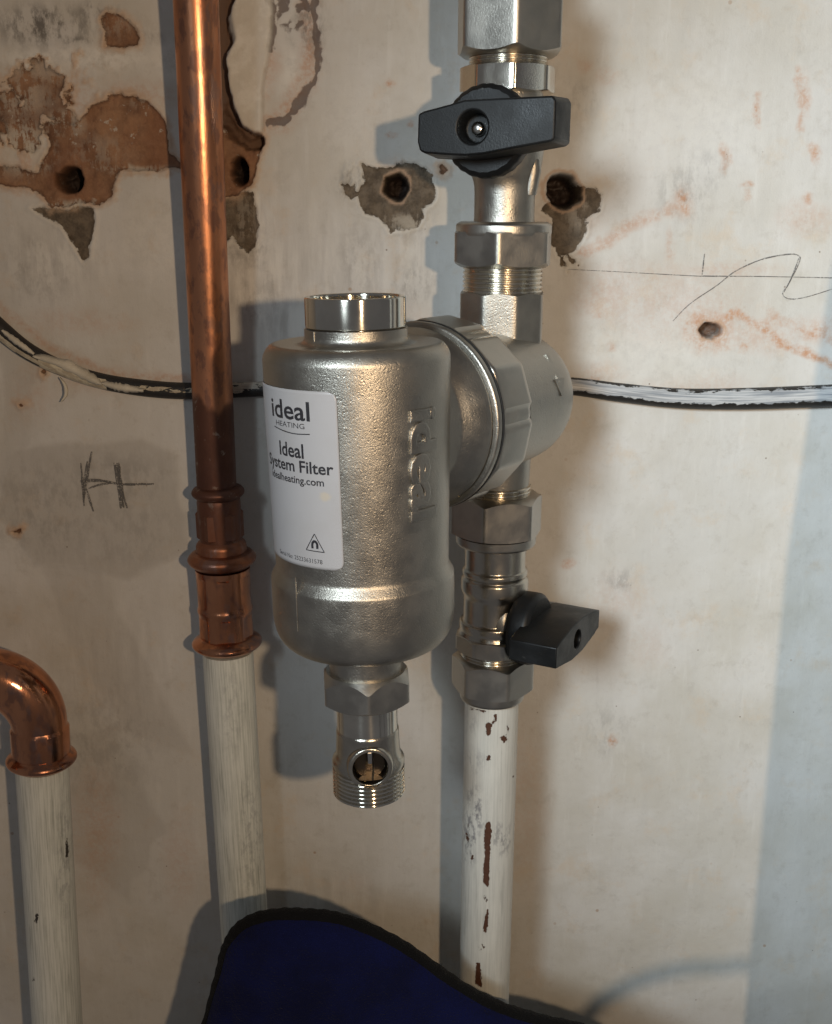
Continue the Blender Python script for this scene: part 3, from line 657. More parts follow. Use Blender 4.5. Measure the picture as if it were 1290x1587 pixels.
painted_pipe(axL, axL.t_at(1024, rl), axL.t_at(2300, rl), rl, MAT['paint_l'], [], [(360, 1100, 30, 120, .25), (390, 1300, 30, 150, .4)],
             'streaky greenish white pipe under the straight copper coupling, bag at its foot')
re_ = axE.rad(1260, 79)
c2 = lambda pts: [(x / 2.416, 930 + y / 2.416) for x, y in pts]
painted_pipe(axE, axE.t_at(1205, re_), axE.t_at(2300, re_), re_, MAT['paint_l'],
             [c2(q) for q in [[(134, 1172), (144, 1175), (138, 1215), (130, 1205)], [(250, 890), (258, 940), (248, 985), (246, 930)], [(122, 1410), (130, 1425), (122, 1428)]]], [(100, 1330, 20, 160, .4)],
             'streaky white painted pipe at the far left, below the shiny copper elbow')

def copper_tube():
    pl = [(296, -160), (299, -60), (304, 10), (313, 230), (322, 450), (329, 600), (337, 775)]
    Yv = [-.048, -.045, -.042, -.036, -.030, -.0272, -.026]
    wd = [73, 71, 69, 64.5, 61.5, 60, 60]
    pts = [at(x, y, Y) for (x, y), Y in zip(pl, Yv)]
    P = smooth_path(pts, 120)
    rad = .0110
    V, Fc, wrap = tube(P, rad, 64)
    px, py = proj(V)
    heat_shade = sstep(py + 13 * np.sin(px * .085 + 1.2) + 3 * np.sin(px * .31), 604, 636) * .75  # tarnish plus the filter body's shadow, painted into the pipe colour
    heat_shade = np.maximum(heat_shade, .25 * sstep(py, 480, 620))
    o = obj('copper_pipe', V, Fc, MAT['copper'], None, 60, dict(scorch_shade=heat_shade), loc=P[-1])
    o['label'] = 'tall straight tarnished copper pipe left of the filter, entering the copper coupling'; o['category'] = 'pipe'
copper_tube()

def with_heat_shade(o, v):
    a = o.data.attributes.new('scorch_shade', 'FLOAT', 'POINT'); a.data.foreach_set('value', np.full(len(o.data.vertices), v, np.float32)); return o
def bead(ax, t, r, h):  # a swollen press bead
    return [(t - h, r * .94)] + [(t - h + 2 * h * k / 8, r * .94 + (r * .06 + h * .9) * math.sin(math.pi * k / 8)) for k in range(1, 8)] + [(t + h, r * .94)]
def coupling():
    ax = axL
    z = lambda py, w: ax.zr([(py, w)])[0]
    c = thing('pipe_coupling', 'copper reducing press coupling with three beaded collars on the left riser', 'coupling', ax.pt(ax.t_at(1024, .015)))
    (tb, rb) = z(772, 82); (tm, rm) = z(882, 106); (tl, rl2) = z(1015, 108)
    r1 = ax.rad(800, 66); r2 = ax.rad(940, 84); r15 = ax.rad(862, 78)
    with_heat_shade(lathe('collar', ax, [(tb - .0036, r1)] + [(tb - .0036 + .0072 * k / 8, r1 + (rb - r1) * math.sin(math.pi * k / 8)) for k in range(1, 8)] + [(tb + .0036, ax.rad(770, 62))], MAT['copper_dull'], c, .0001), .66)
    with_heat_shade(lathe('small_sleeve', ax, [(ax.t_at(845, r1), r1), (tb - .0055, r1 * 1.02), (tb - .003, r1 * .98)], MAT['copper_dull'], c, .002), .60)
    # crimped middle of the small sleeve: ten flat dies
    t0, t1 = ax.t_at(842, r1), ax.t_at(800, r1)
    V, Fc = loft(ax, [(t0, r1 * .99), (t0 + .0008, r1 * 1.05), (t1 - .0008, r1 * 1.05), (t1, r1 * .99)], seg=80, rfun=lambda i, q, t, r: polyr(q, 6, .50, r * .93, 120)); with_heat_shade(obj('crimp_band', V, Fc, MAT['copper_dull'], c, 24), .58)
    with_heat_shade(lathe('step', ax, [(ax.t_at(878, r15), r2 * .96), (ax.t_at(872, r15), r15), (ax.t_at(853, r15), r15), (ax.t_at(845, r1), r1)], MAT['copper_dull'], c, .0022), .40)
    with_heat_shade(lathe('collar', ax, [(tm - .0042, r2)] + [(tm - .0042 + .0092 * k / 9, r2 + (rm - r2) * math.sin(math.pi * k / 9)) for k in range(1, 9)] + [(tm + .005, r15 * .98)], MAT['copper_dull'], c, .0001), .25)
    ta, tbm, tc = ax.t_at(1008, r2), ax.t_at(957, r2), ax.t_at(893, r2)
    prof = [(ta, r2 * 1.0), (ta + .004, r2 * .985), (tbm - .0025, r2 * .97), (tbm, r2 * 1.03), (tbm + .0025, r2 * .97), (tc - .003, r2 * .985), (tc, r2)]
    V, Fc = loft(ax, rounded(prof, rad=.0015), seg=140, rfun=lambda i, q, t, r: min(r, polyr(q, 6, .50, r2 * .925, 160)) if (abs(t - (ta + tbm) / 2) < .0068 or abs(t - (tbm + tc) / 2) < .0082) else r)
    with_heat_shade(obj('sleeve', V, Fc, MAT['copper_fit'], c, 26), .08)
    with_heat_shade(lathe('collar', ax, [(tl - .0045, r2 * .93)] + [(tl - .0045 + .009 * k / 9, r2 * .96 + (rl2 - r2 * .96) * math.sin(math.pi * k / 9)) for k in range(1, 9)] + [(tl + .0045, r2 * .97)], MAT['copper_fit'], c, .0001), .0)
coupling()

def elbow():
    ax = axE
    z = lambda py, w: ax.zr([(py, w)])[0]
    c = thing('pipe_elbow', 'shiny copper press elbow bending out of the left edge', 'pipe elbow', ax.pt(ax.t_at(1210, .016)))
    tl, rl2 = z(1200, 106); r2 = ax.rad(1170, 88)
    lathe_ = with_heat_shade(lathe('collar', ax, [(tl - .004, r2 * .93)] + [(tl - .004 + .008 * k / 9, r2 * .95 + (rl2 - r2 * .95) * math.sin(math.pi * k / 9)) for k in range(1, 9)] + [(tl + .004, r2 * .98)], MAT['copper_fit'], c, .0001), 0)
    t0, t1 = tl + .003, ax.t_at(1143, r2)
    V, Fc = loft(ax, [(t0, r2 * .98), (t0 + .002, r2), (t1 - .002, r2), (t1, r2 * .93)], seg=120, rfun=lambda i, q, t, r: min(r, polyr(q, 6, R(-28), r2 * .97, 120))); with_heat_shade(obj('sleeve', V, Fc, MAT['copper_fit'], c, 26), 0)
    base = ax.pt(t1 - .001); rb = r2 * .93; Rb = .034
    left = np.array([-1, -.12, 0]); left /= np.linalg.norm(left); ctr = base + left * Rb
    P = [base + ax.a * (-.002)] + [ctr - left * Rb * math.cos(q) + ax.a * Rb * math.sin(q) for q in np.linspace(0, math.pi / 2, 26)]
    P.append(P[-1] + left * .02)
    V, Fc, wr = tube(P, [rb] + [rb * (1 + .08 * math.sin(math.pi * k / 26)) for k in range(27)], 56); with_heat_shade(obj('bend', V, Fc, MAT['copper_fit'], c, 60), 0)
    e2 = P[-1] - left * .004; ax2 = Axis(e2, e2 + left * .05, (0, 0, 1))
    with_heat_shade(lathe('sleeve', ax2, [(0, rb), (.002, r2), (.016, r2), (.017, r2 * 1.0)] + [(.018 + .008 * k / 8, r2 * .95 + .005 * math.sin(math.pi * k / 8)) for k in range(9)], MAT['copper_fit'], c, .0004), 0)
    V, Fc, wr = tube([e2 + left * .02, e2 + left * .16], rb * .93, 40)
    o = obj('copper_pipe', V, Fc, MAT['copper'], None, 60, dict(scorch_shade=np.zeros(len(V))), loc=e2); o['label'] = 'short copper pipe leading off left from the elbow'; o['category'] = 'pipe'
elbow()

# ------------------------------------------------------------------ right column of fittings
def zR(py, w): return axR.zr([(py, w)])[0]
def TR(py, r): return axR.t_at(py, r)
# big union nut at the top with its tail
u = thing('union_nut', 'large hexagonal nickel nut at the very top of the right column', 'pipe nut', axR.pt(TR(76, .02)))
rc = axR.rad(40, 154) / math.sin(R(60)) * .985
nut('hexagon', axR, TR(77, rc), TR(-70, rc), rc, MAT['satin'], u, 6, R(8), (.0035, .003), bore=.012)
lathe('spigot', axR, [(TR(-66, .018), .0145), (TR(-300, .018), .0145)], MAT['satin'], u)

def handle(parent, org, w, lever_pts, t0, t1, disc_r, disc_t, hole_uv, hole_r, draft, mat=MAT['plastic'], screw=True, knurl=True):
    """lever outline in metres (u to the right of a viewer facing the knob, v up); w points outward"""
    w = np.array(w, float); w /= np.linalg.norm(w); v = np.array([0, 0, 1.0]); v -= w * (v @ w); v /= np.linalg.norm(v); uu = np.cross(v, w)
    axh = Axis(org, org + w, v)
    lathe('stem', axh, [(.006, .0065), (t0, .0065)], MAT['satin'], parent)
    h = thing_part = None
    dt0, dt1 = disc_t
    V, Fc = loft(axh, rounded([(dt0, disc_r * .93), (dt0 + .002, disc_r), (dt1 - .002, disc_r), (dt1, disc_r * .88)], rad=.0015), seg=96,
                 rfun=(lambda i, q, t, r: r * (1 - .012 * (math.cos(q * 26) > 0))) if knurl else None)
    hub = obj('handle', V, Fc, mat, parent, 30)
    # lever: bevelled prism with a round recess
    bm = bmesh.new(); P3 = lambda a, b, t: Vector(org + uu * a + v * b + w * t)
    L = np.array(lever_pts); cen = np.array(hole_uv)
    back = [bm.verts.new(P3(a * draft[0], b * draft[1], t0)) for a, b in L]; front = [bm.verts.new(P3(a, b, t1)) for a, b in L]
    n = len(L)
    for i in range(n): bm.faces.new((back[i], back[(i + 1) % n], front[(i + 1) % n], front[i]))
    bm.faces.new(back[::-1])
    m = 32; ang = [2 * math.pi * k / m for k in range(m)]
    ring = [bm.verts.new(P3(cen[0] + hole_r * math.cos(q), cen[1] + hole_r * math.sin(q), t1)) for q in ang]
    ed = [bm.edges.get((front[i], front[(i + 1) % n])) or bm.edges.new((front[i], front[(i + 1) % n])) for i in range(n)] + [bm.edges.new((ring[i], ring[(i + 1) % m])) for i in range(m)]
    bmesh.ops.triangle_fill(bm, edges=ed, use_beauty=True)
    dep = min(.010, (t1 - t0) * .6)
    low = [bm.verts.new(P3(cen[0] + hole_r * .88 * math.cos(q), cen[1] + hole_r * .88 * math.sin(q), t1 - dep)) for q in ang]
    for i in range(m): bm.faces.new((ring[i], ring[(i + 1) % m], low[(i + 1) % m], low[i]))
    bm.faces.new(low)
    bmesh.ops.recalc_face_normals(bm, faces=bm.faces)
    bmesh.ops.dissolve_limit(bm, angle_limit=R(1), verts=bm.verts, edges=bm.edges)
    off = root_of(parent)
    for q in bm.verts: q.co -= off
    me = bpy.data.meshes.new('lever'); bm.to_mesh(me); bm.free(); me.materials.append(mat)
    lv = bpy.data.objects.new('lever', me); COL.objects.link(lv); lv.parent = hub
    bevel(lv, .0014, 3, 28); me.polygons.foreach_set('use_smooth', [True] * len(me.polygons)); me.set_sharp_from_angle(angle=R(50))
    sc = org + uu * cen[0] + v * cen[1]
    if screw:
        axs = Axis(sc + w * (t1 - dep), sc + w * t1, v)
        lathe('screw', axs, [(0, hole_r * .46), (.002, hole_r * .46), (.0036, hole_r * .36), (.0042, hole_r * .18), (.0043, .0004)], MAT['steel'], hub, .0004, 32)
    return hub
def valve_lumps(): pass

# upper isolation valve -------------------------------------------------
v1 = thing('isolation_valve', 'upper isolation valve whose black handle faces forward across the pipe', 'valve', axR.pt(TR(420, .02)), 'isolation valves on the right column')
t, r = zR(96, 122); lathe('thread', axR, thread_rings(TR(98, r), TR(74, r), r), MAT['thread'], v1, .0001)
rc = axR.rad(115, 152) / 1.0
nut('hexagon', axR, TR(139, rc), TR(93, rc), rc * 1.0, MAT['chrome'], v1, 8, R(9), (.0012, .0012), bore=.012)
rb = axR.rad(290, 94); rbig = axR.rad(200, 116)
lathe('body', axR, [(TR(346, rb), rb * 1.02), (TR(338, rb), rb), (TR(285, rb), rb), (TR(262, rb), rbig * .96), (TR(235, rb), rbig * 1.02), (TR(180, rb), rbig * 1.02), (TR(160, rb), axR.rad(150, 112)), (TR(136, rb), axR.rad(150, 110))], MAT['casts'], v1, .004)
# cast boss that carries the stem and a lug seen on the right
tc = TR(212, 0); w1 = np.array([-math.sin(R(22)), -math.cos(R(22)), .02])
org = axR.pt(tc); axb = Axis(org, org + w1, (0, 0, 1))
lathe('boss', axb, [(.008, .0165), (.018, .0150), (.020, .0120), (.023, .0120)], MAT['casts'], v1, .002)
V, Fc, _ = tube([axR.pt(TR(300, rb), rb * .90, R(62)), axR.pt(TR(262, rb), rb * 1.02, R(60)), axR.pt(TR(245, rb), rb * 1.05, R(60))], [.0035, .0042, .003], 16)
obj('cast_lug', V, Fc, MAT['casts'], v1, 60)
px2m = .488 / F
lev1 = [(x * px2m, -y * px2m) for x, y in [(-90, -22), (-80, -26), (-40, -34), (-14, -40), (24, -40), (60, -40), (126, -41), (131, -34), (131, 20), (126, 24), (70, 32), (20, 40), (-10, 42), (-40, 40), (-78, 37), (-87, 33), (-91, 20)]][::-1]
handle(v1, org + np.array([0, 0, 0]), w1, lev1, .030, .050, .0208, (.0225, .0335), (0.0, 0.0), 25 * px2m, (1.05, 1.10))
# nut under it
t0, r0 = zR(362, 148)
lathe('nut_collar', axR, [(TR(366, r0), r0 * .985), (TR(362, r0), r0), (TR(348, r0), r0), (TR(344, r0), r0 * .9)], MAT['satin'], v1, .001)
rc = axR.rad(395, 150) / math.sin(R(66))
nut('hexagon', axR, TR(418, rc), TR(357, rc), rc, MAT['satin'], v1, 6, R(-6), (.0030, .0016), bore=.012)

# manifold -----------------------------------------------------------------
mf = thing('filter_manifold', 'nickel filter manifold with scalloped union nut between the two isolation valves', 'pipe fitting', axR.pt(TR(770, .02)))
r = axR.rad(440, 124); lathe('thread', axR, thread_rings(TR(458, r), TR(415, r), r, .0022, .0010), MAT['thread'], mf, .0001)
rc = axR.rad(490, 136)
nut('neck_octagon', axR, TR(560, rc), TR(456, rc), rc, MAT['casts'], mf, 8, R(19), (.001, .0012), bore=.012, chk=.99)
YAW = R(37)
ringc = at(657, 645, -.118); dm = np.array([math.sin(YAW), math.cos(YAW), 0.0])
axM = Axis(ringc, ringc + dm, (0, 0, 1))            # t = 0 is the joint between filter flange and nut
RN = .0440
def scallop(i, q, t, r):
    s = math.cos(q * 6 + .35); return r * (1 - .045 * sstep(np.array(-s), .80, .94)) * (polyr(q, 12, -.35 / 6 , .985, 200)) if t < .028 else r
prof = [(.0012, .030), (.0012, RN * .985), (.0025, RN), (.0235, RN * 1.0), (.0270, RN * .97), (.0285, RN * .92)]
V, Fc = loft(axM, rounded(prof, rad=.0012), seg=180, rfun=lambda i, q, t, r: float(scallop(i, q, t, r)) if r > .034 else r); obj('union_nut', V, Fc, MAT['satin'], mf, 30)
cM = float((axR.pt(axR.t_at(640, 0)) - ringc) @ dm)
prof = [(.022, .030), (.0255, RN * .88), (.031, RN * .86), (.035, RN * .80), (cM, RN * .78), (cM + .010, RN * .76), (cM + .020, RN * .66), (cM + .026, RN * .48), (cM + .028, .004)]
lathe('body', axM, prof, MAT['casts'], mf, .004, 96)
r = axR.rad(740, 98); lathe('lower_neck', axR, [(TR(768, r), r), (TR(700, r), r * 1.06), (TR(640, r), r * 1.1)], MAT['casts'], mf, .002)
r = axR.rad(775, 104); lathe('thread', axR, thread_rings(TR(800, r), TR(762, r), r, .0022, .0010), MAT['thread'], mf, .0001)
# cast flow arrow on the side of the body
def arrow():
    V = []; Fc = []
    rr_ = RN * .785
    def P(th, s, lift): return axM.pt(cM - .002 + s, rr_ + lift, th)
    for quad in [[(-.9, -.0012), (-.9, .0012), (-1.35, .0012), (-1.35, -.0012)], [(-1.30, -.0045), (-1.30, .0045), (-1.55, .0006), (-1.55, -.0006)]]:
        b = len(V)
        for lift in (-.001, .0006):
            for th, s in quad: V.append(P(-th - 0.1, s, lift))
        Fc += [(b + 4, b + 5, b + 6, b + 7)] + [(b + k, b + (k + 1) % 4, b + 4 + (k + 1) % 4, b + 4 + k) for k in range(4)]
    return obj('flow_arrow', V, Fc, MAT['casts'], mf, None)
arrow()

# lower isolation valve -------------------------------------------------------
v2 = thing('isolation_valve', 'lower isolation valve whose black handle points out to the right', 'valve', axR.pt(TR(1098, .02)), 'isolation valves on the right column')
rc = axR.rad(815, 140) / math.sin(R(72))
nut('hexagon', axR, TR(848, rc), TR(782, rc), rc, MAT['satin'], v2, 6, R(-14), (.0016, .003), bore=.0155)
r0 = axR.rad(850, 124); lathe('nut_collar', axR, [(TR(860, r0), r0 * .96), (TR(857, r0), r0), (TR(845, r0), r0)], MAT['satin'], v2, .0008)
W_ = lambda py, w: zR(py, w)
prof = [W_(1030, 96), W_(1012, 108), W_(1002, 110), W_(992, 104), W_(989, 106), W_(979, 106), W_(976, 94), W_(938, 95), W_(930, 104), W_(912, 104), W_(907, 95), W_(904, 101), W_(897, 101), W_(893, 93), W_(860, 95), W_(850, 95)]
lathe('body', axR, prof, MAT['drain'], v2, .0012)
rc = axR.rad(1015, 120)
nut('body_hexagon', axR, TR(1028, rc), TR(1000, rc), rc, MAT['satin'], v2, 8, R(15), (.0012, .0016), bore=.012)
r = axR.rad(1035, 100); lathe('thread', axR, thread_rings(TR(1052, r), TR(1026, r), r, .0018, .0009), MAT['thread'], v2, .0001)
rc = axR.rad(1065, 126) / math.sin(R(82)) * 1.02
nut('hexagon', axR, TR(1094, rc), TR(1040, rc), rc, MAT['satin'], v2, 6, R(-38), (.0016, .0030), bore=.0135)
r0 = axR.rad(1090, 100); lathe('nut_collar', axR, [(TR(1101, r0), r0 * .97), (TR(1098, r0), r0), (TR(1086, r0), r0)], MAT['satin'], v2, .0008)
w2 = np.array([.88, -.475, 0.0]); org2 = axR.pt(TR(955, 0))
axb = Axis(org2, org2 + w2, (0, 0, 1)); lathe('boss', axb, [(.004, .0150), (.012, .0140), (.014, .0115), (.0165, .0115)], MAT['casts'], v2, .0015)
lev2 = [(-.0315, -.0062), (-.026, -.0072), (-.008, -.0102), (.008, -.0102), (.026, -.0074), (.0330, -.0056), (.0330, .0044), (.026, .0062), (.008, .0088), (-.008, .0088), (-.026, .0062), (-.0315, .0048)]
handle(v2, org2 + np.array([0, 0, -.003]), w2, lev2, .0228, .0485, .0195, (.0150, .0270), (-.001, -.0008), .0052, (1.0, 1.0), screw=False, knurl=False)

# ------------------------------------------------------------------ text helpers
def text_mesh(body, bold=0.0, solid=False):
    cu = bpy.data.curves.new('t', 'FONT'); cu.body = body; cu.size = 1.0; cu.offset = bold; cu.resolution_u = 3; cu.align_x = 'LEFT'
    if solid: cu.extrude = .10; cu.bevel_depth = .035; cu.bevel_resolution = 1
    o = bpy.data.objects.new('t', cu); COL.objects.link(o); bpy.context.view_layer.update()
    dg = bpy.context.evaluated_depsgraph_get(); me = bpy.data.meshes.new_from_object(o.evaluated_get(dg))
    bpy.data.objects.remove(o); bpy.data.curves.remove(cu)
    return me
CAP = None
def wrap_text(name, body, place, u0, u1, base, cap, mat, parent, bold=0.0, raise_=0.0, capref='I'):
    """lay text between u0 and u1 (metres along) with baseline base and cap height cap; place(u, v, lift) -> space point"""
    global CAP
    ref = text_mesh(capref, bold); hc = max(v.co.y for v in ref.vertices); bpy.data.meshes.remove(ref)
    me = text_mesh(body, bold, raise_ > 0)
    bm = bmesh.new(); bm.from_mesh(me); bpy.data.meshes.remove(me)
    x0 = min(v.co.x for v in bm.verts); x1 = max(v.co.x for v in bm.verts)
    sx, sy = (u1 - u0) / (x1 - x0), cap / hc
    for v in bm.verts: v.co = Vector((u0 + (v.co.x - x0) * sx, base + v.co.y * sy, v.co.z / .135))
    cut = np.arange(u0, u1, .0012)
    for c in cut:
        g = list(bm.verts) + list(bm.edges) + list(bm.faces); bmesh.ops.bisect_plane(bm, geom=g, plane_co=(c, 0, 0), plane_no=(1, 0, 0))
    if raise_:
        for c in np.arange(base - cap * .3, base + cap * 1.4, .0012):
            g = list(bm.verts) + list(bm.edges) + list(bm.faces); bmesh.ops.bisect_plane(bm, geom=g, plane_co=(0, c, 0), plane_no=(0, 1, 0))
    bmesh.ops.triangulate(bm, faces=list(bm.faces))
    V = []; vi = {}
    for k, v in enumerate(bm.verts):
        vi[v] = k; V.append(place(v.co.x, v.co.y, v.co.z))
    Fc = [tuple(vi[v] for v in f.verts) for f in bm.faces]; bm.free()
    return obj(name, V, Fc, mat, parent, 40 if raise_ else None)

# ------------------------------------------------------------------ filter
fl = thing('magnetic_filter', 'bulky cast nickel filter canister with a white printed label', 'filter', axF.pt(axF.t_at(1030, .03)))
TF = lambda py, r: axF.t_at(py, r)
RB0, RB1 = axF.rad(610, 289), axF.rad(880, 268); TB0, TB1 = TF(610, RB0), TF(880, RB1)
RBt = lambda t: RB0 + (RB1 - RB0) * (t - TB0) / (TB1 - TB0)
RB = RBt(TF(720, .041))
def ZF(py, w): return axF.zr([(py, w)])[0]
rn = axF.rad(500, 157); rnk = axF.rad(520, 160); RL = axF.rad(940, 281)
# open chrome spigot: outer wall, lip, bore
tt = TF(464, rn); tb_ = TF(514, rn)
V, Fc = loft(axF, rounded([(tb_, rn * .97), (tb_ + .0003, rn), (tt - .0004, rn), (tt, rn * .985), (tt, rn * .90), (tt - .0008, rn * .885), (tt - .030, rn * .88)], rad=.0004), (True, True), 96)
obj('spigot', V, Fc, MAT['chrome'], fl, 35)
V, Fc = loft(axF, [(tt - .0035, rn * .884), (tt - .026, rn * .80), (tt - .026, .001)], (False, True), 72); Fc = [f for f in Fc]
obj('brass_bore', V, Fc, MAT['brass'], fl, 35)
tsh = TF(560, RB)
prof = [(TF(1036, RL * .80), RL * .55), (TF(1037, RL * .86), RL * .84), (TF(1026, RL * .97), RL * .955), (TF(1000, RL), RL), (TF(936, RL), RL), (TF(931, RL), RL * .998), (TF(913, RB1), RBt(TF(913, RB1))), (TF(780, RB), RBt(TF(780, RB))), (tsh - .002, RB0), (tsh + .0012, RB0 * .965), (tsh + .0036, RB0 * .90), (TF(543, rnk) + .0005, rnk * 1.15), (TF(537, rnk) + .0008, rnk), (tb_ - .0003, rnk)]
V, Fc = loft(axF, rounded(prof, rad=[.003, .004, .004, .004, .003, .0006, .0012, .0010, .001, .004, .003, .003, .002, .003, .001], n=5), (True, True), 128); obj('body', V, Fc, MAT['cast'], fl, 60)
# little casting seam on neck and lower body
for th, a, b in ((R(-52), 516, 548), (R(-44), 905, 990)):
    rr_ = rnk if a < 600 else RL
    P = [axF.pt(TF(y, rr_), rr_ + .00005, th) for y in np.linspace(a, b, 12)]
    V, Fc, _ = tube(P, .00035, 8); obj('casting_seam', V, Fc, MAT['casts'], fl, 60)
# union flange towards the manifold
dax = float((axF.pt(axF.t_at(645, 0)) - ringc) @ dm)
prof = [(dax + .008, .0325), (-.0190, .0345), (-.0150, .0372), (-.0115, .0392), (-.0080, .0408), (-.0062, .0414), (-.0052, .0414), (-.0050, .0398), (-.0042, .0398), (-.0040, .0428), (-.0034, .0436), (-.0006, .0436), (.0000, .0428), (.0000, .020)]
lathe('union_flange', axM, prof, MAT['casts'], fl, .0010, 128)
lathe('gasket', axM, [(.0001, .0425), (.0001, .0438), (.0011, .0438), (.0011, .0425)], MAT['dark'], fl, .0001, 96)

def cyl_hit(px, py, rad):
    """where the ray through a pixel meets the canister: (angle from front, t)"""
    d = FWD + np.array([1, 0, 0]) * ((px - CX) / F) - UP * ((py - CY) / F)
    o = CAM - axF.A; dp = d - axF.a * (d @ axF.a); op = o - axF.a * (o @ axF.a)
    a, b, c = dp @ dp, 2 * dp @ op, op @ op - rad * rad; disc = max(b * b - 4 * a * c, 0); s = (-b - math.sqrt(disc)) / (2 * a)
    q = o + d * s; return math.atan2(q @ axF.r, q @ axF.f), float(q @ axF.a)
RLb = RB + .00018
thR, tTop = cyl_hit(522, 607, RLb); thR2, tBot = cyl_hit(533, 886, RLb)
thA = (thR + thR2) / 2; Wl = .0700
skew = (thR2 - thR) * RLb / (tBot - tTop)
def lab(u, v, lift=.00012):
    """label sheet: u metres leftward is negative from its right edge, v metres up from its bottom"""
    th = thR2 + (u + skew * v) / RLb; return axF.pt(tBot + v, RBt(tBot + v) + .00018 + lift, th)
Hl = tTop - tBot
def label_sheet():
    nu, nv = 70, 60; V = []; Fc = []; st = []
    rc_ = .0035
    us = -Wl + Wl * np.linspace(0, 1, nu); vs = Hl * np.linspace(0, 1, nv)
    sth, stt = cyl_hit(503, 770, RLb)
    for v in vs:
        # rounded right corners: shrink the row end near top and bottom
        d = min(v, Hl - v); cut = rc_ - math.sqrt(max(rc_ ** 2 - (rc_ - d) ** 2, 0)) if d < rc_ else 0
        for u in us:
            uu = -Wl + cut + (u + Wl) * (Wl - 2 * cut) / Wl; V.append(lab(uu, v, 0)); th = thR2 + (uu + skew * v) / RLb
            st.append(max(0, 1 - math.hypot((th - sth) * RLb / .0045, (tBot + v - stt) / .0035)))
    for j in range(nv - 1):
        for i in range(nu - 1): a = j * nu + i; Fc.append((a, a + 1, a + nu + 1, a + nu))
    o = obj('label', V, Fc, MAT['label'], fl, 60, dict(stain=st))
    sd = o.modifiers.new('thickness', 'SOLIDIFY'); sd.thickness = .00012; sd.offset = 1
    return o
LB = label_sheet()
def uv_of(px, py):
    th, t = cyl_hit(px, py, RLb); v = t - tBot; return (th - thR2) * RLb - skew * v, v
plc = lambda u, v, top: lab(u, v, .00016)
def put(name, body, pl, pr, cap_px, bold, capref='I', sub=0.0):
    (u0, v0), (u1, v1) = uv_of(*pl), uv_of(*pr); cap = abs(uv_of(pr[0], pr[1] - cap_px)[1] - v1)
    return wrap_text(name, body, plc, u0, u1, v1 + sub, cap, MAT['ink'], LB, bold, 0.0, capref)
put('logo', 'ideal', (424.5, 653), (481.5, 652.5), 29.5, .016, 'l')
put('logo_caption', 'HEATING', (430, 659), (473, 665), 8, .0)
put('product_name', 'Ideal', (435, 708), (471.5, 710.5), 22, .020)
put('product_name', 'System Filter', (420.0, 733), (517.5, 736.5), 18.5, .020)
put('web_address', 'idealheating.com', (423.5, 749), (502.5, 754), 11.5, .016)
put('serial_number', 'Serial No: 25233631578', (433, 868), (499, 875.5), 6.5, .0)
def label_lines():
    def line(name, pts, w):
        P = [np.array(uv_of(*p)) for p in pts]; Q = smooth_path(P, 20) if len(P) > 2 else np.array([P[0] * (1 - s) + P[1] * s for s in np.linspace(0, 1, 8)])
        T = np.gradient(Q, axis=0); T /= np.linalg.norm(T, axis=1)[:, None]; V = []; Fc = []
        for q, tn in zip(Q, T):
            for sg in (-1, 1): V.append(lab(q[0] - tn[1] * w * sg, q[1] + tn[0] * w * sg, .00016))
        for k in range(len(Q) - 1): Fc.append((2 * k, 2 * k + 1, 2 * k + 3, 2 * k + 2))
        return V, Fc
    def join(name, ls):
        V = []; Fc = []
        for l in ls:
            v, f = l; b = len(V); V += v; Fc += [tuple(i + b for i in q) for q in f]
        obj(name, V, Fc, MAT['ink'], LB, None)
    join('logo_swoosh', [line('a', [(427, 660), (440, 667), (458, 672), (481, 673)], .00022)])
    A, B, C_ = (486.5, 828), (473.5, 852.5), (502, 857)
    join('magnet_warning_sign', [line('t', [A, B],   .00020), line('t', [B, C_],   .00020), line('t', [C_, A],   .00020), line('t', [(483.5, 850.5), (483.2, 843), (486.5, 839.5), (490.5, 843.5), (491, 851.5)], .00055)])
label_lines()
# raised letters cast into the can, reading downwards
thI = cyl_hit(657, 720, RB)[0]; tI0 = cyl_hit(657, 632, RB)[1]; tI1 = cyl_hit(657, 806, RB)[1]
thw = .0150 * .5
def cast(u, v, top): return axF.pt(tI0 - u, RBt(tI0 - u) + .0011 * top, thI + (v - .0065) / RB)
wrap_text('raised_lettering', 'ideal', cast, 0, tI0 - tI1, 0.0, .0135, MAT['casts'], fl, .012, .001, 'l')

# ------------------------------------------------------------------ drain valve under the filter
dv = thing('drain_valve', 'small nickel drain valve hanging under the filter, slotted screw in front', 'valve', axF.pt(TF(1250, .015)))
r = axF.rad(1050, 112); lathe('outlet', axF, [(TF(1060, r), r), (TF(1010, r), r * 1.02)], MAT['casts'], dv, .001)
r = axF.rad(1060, 100); lathe('thread', axF, thread_rings(TF(1085, r), TF(1052, r), r, .0015, .0007), MAT['chrome'], dv, .0001)
rc = axF.rad(1085, 138) / math.sin(R(68))
nut('hexagon', axF, TF(1116, rc), TF(1066, rc), rc, MAT['satin'], dv, 6, R(2), (.0025, .0050), bore=.0125, chk=.97)
rp = axF.rad(1130, 94); rbd = axF.rad(1170, 97); rlo = axF.rad(1225, 112)
lathe('neck', axF, [(TF(1147, rp), rp), (TF(1100, rp), rp)], MAT['chrome'], dv, .0006)
tc = TF(1190, rbd); fw = axF.f * 1.0 + np.array([.05, 0, 0]); fw /= np.linalg.norm(fw); oc = axF.pt(tc)
def bored(V, Fc, rad):
    V = np.array(V); out = []
    for f in Fc:
        d = V[list(f)].mean(0) - oc; al = d @ fw
        if al > 0 and np.linalg.norm(d - fw * al) < rad and len(f) < 6: continue
        out.append(f)
    return V, out
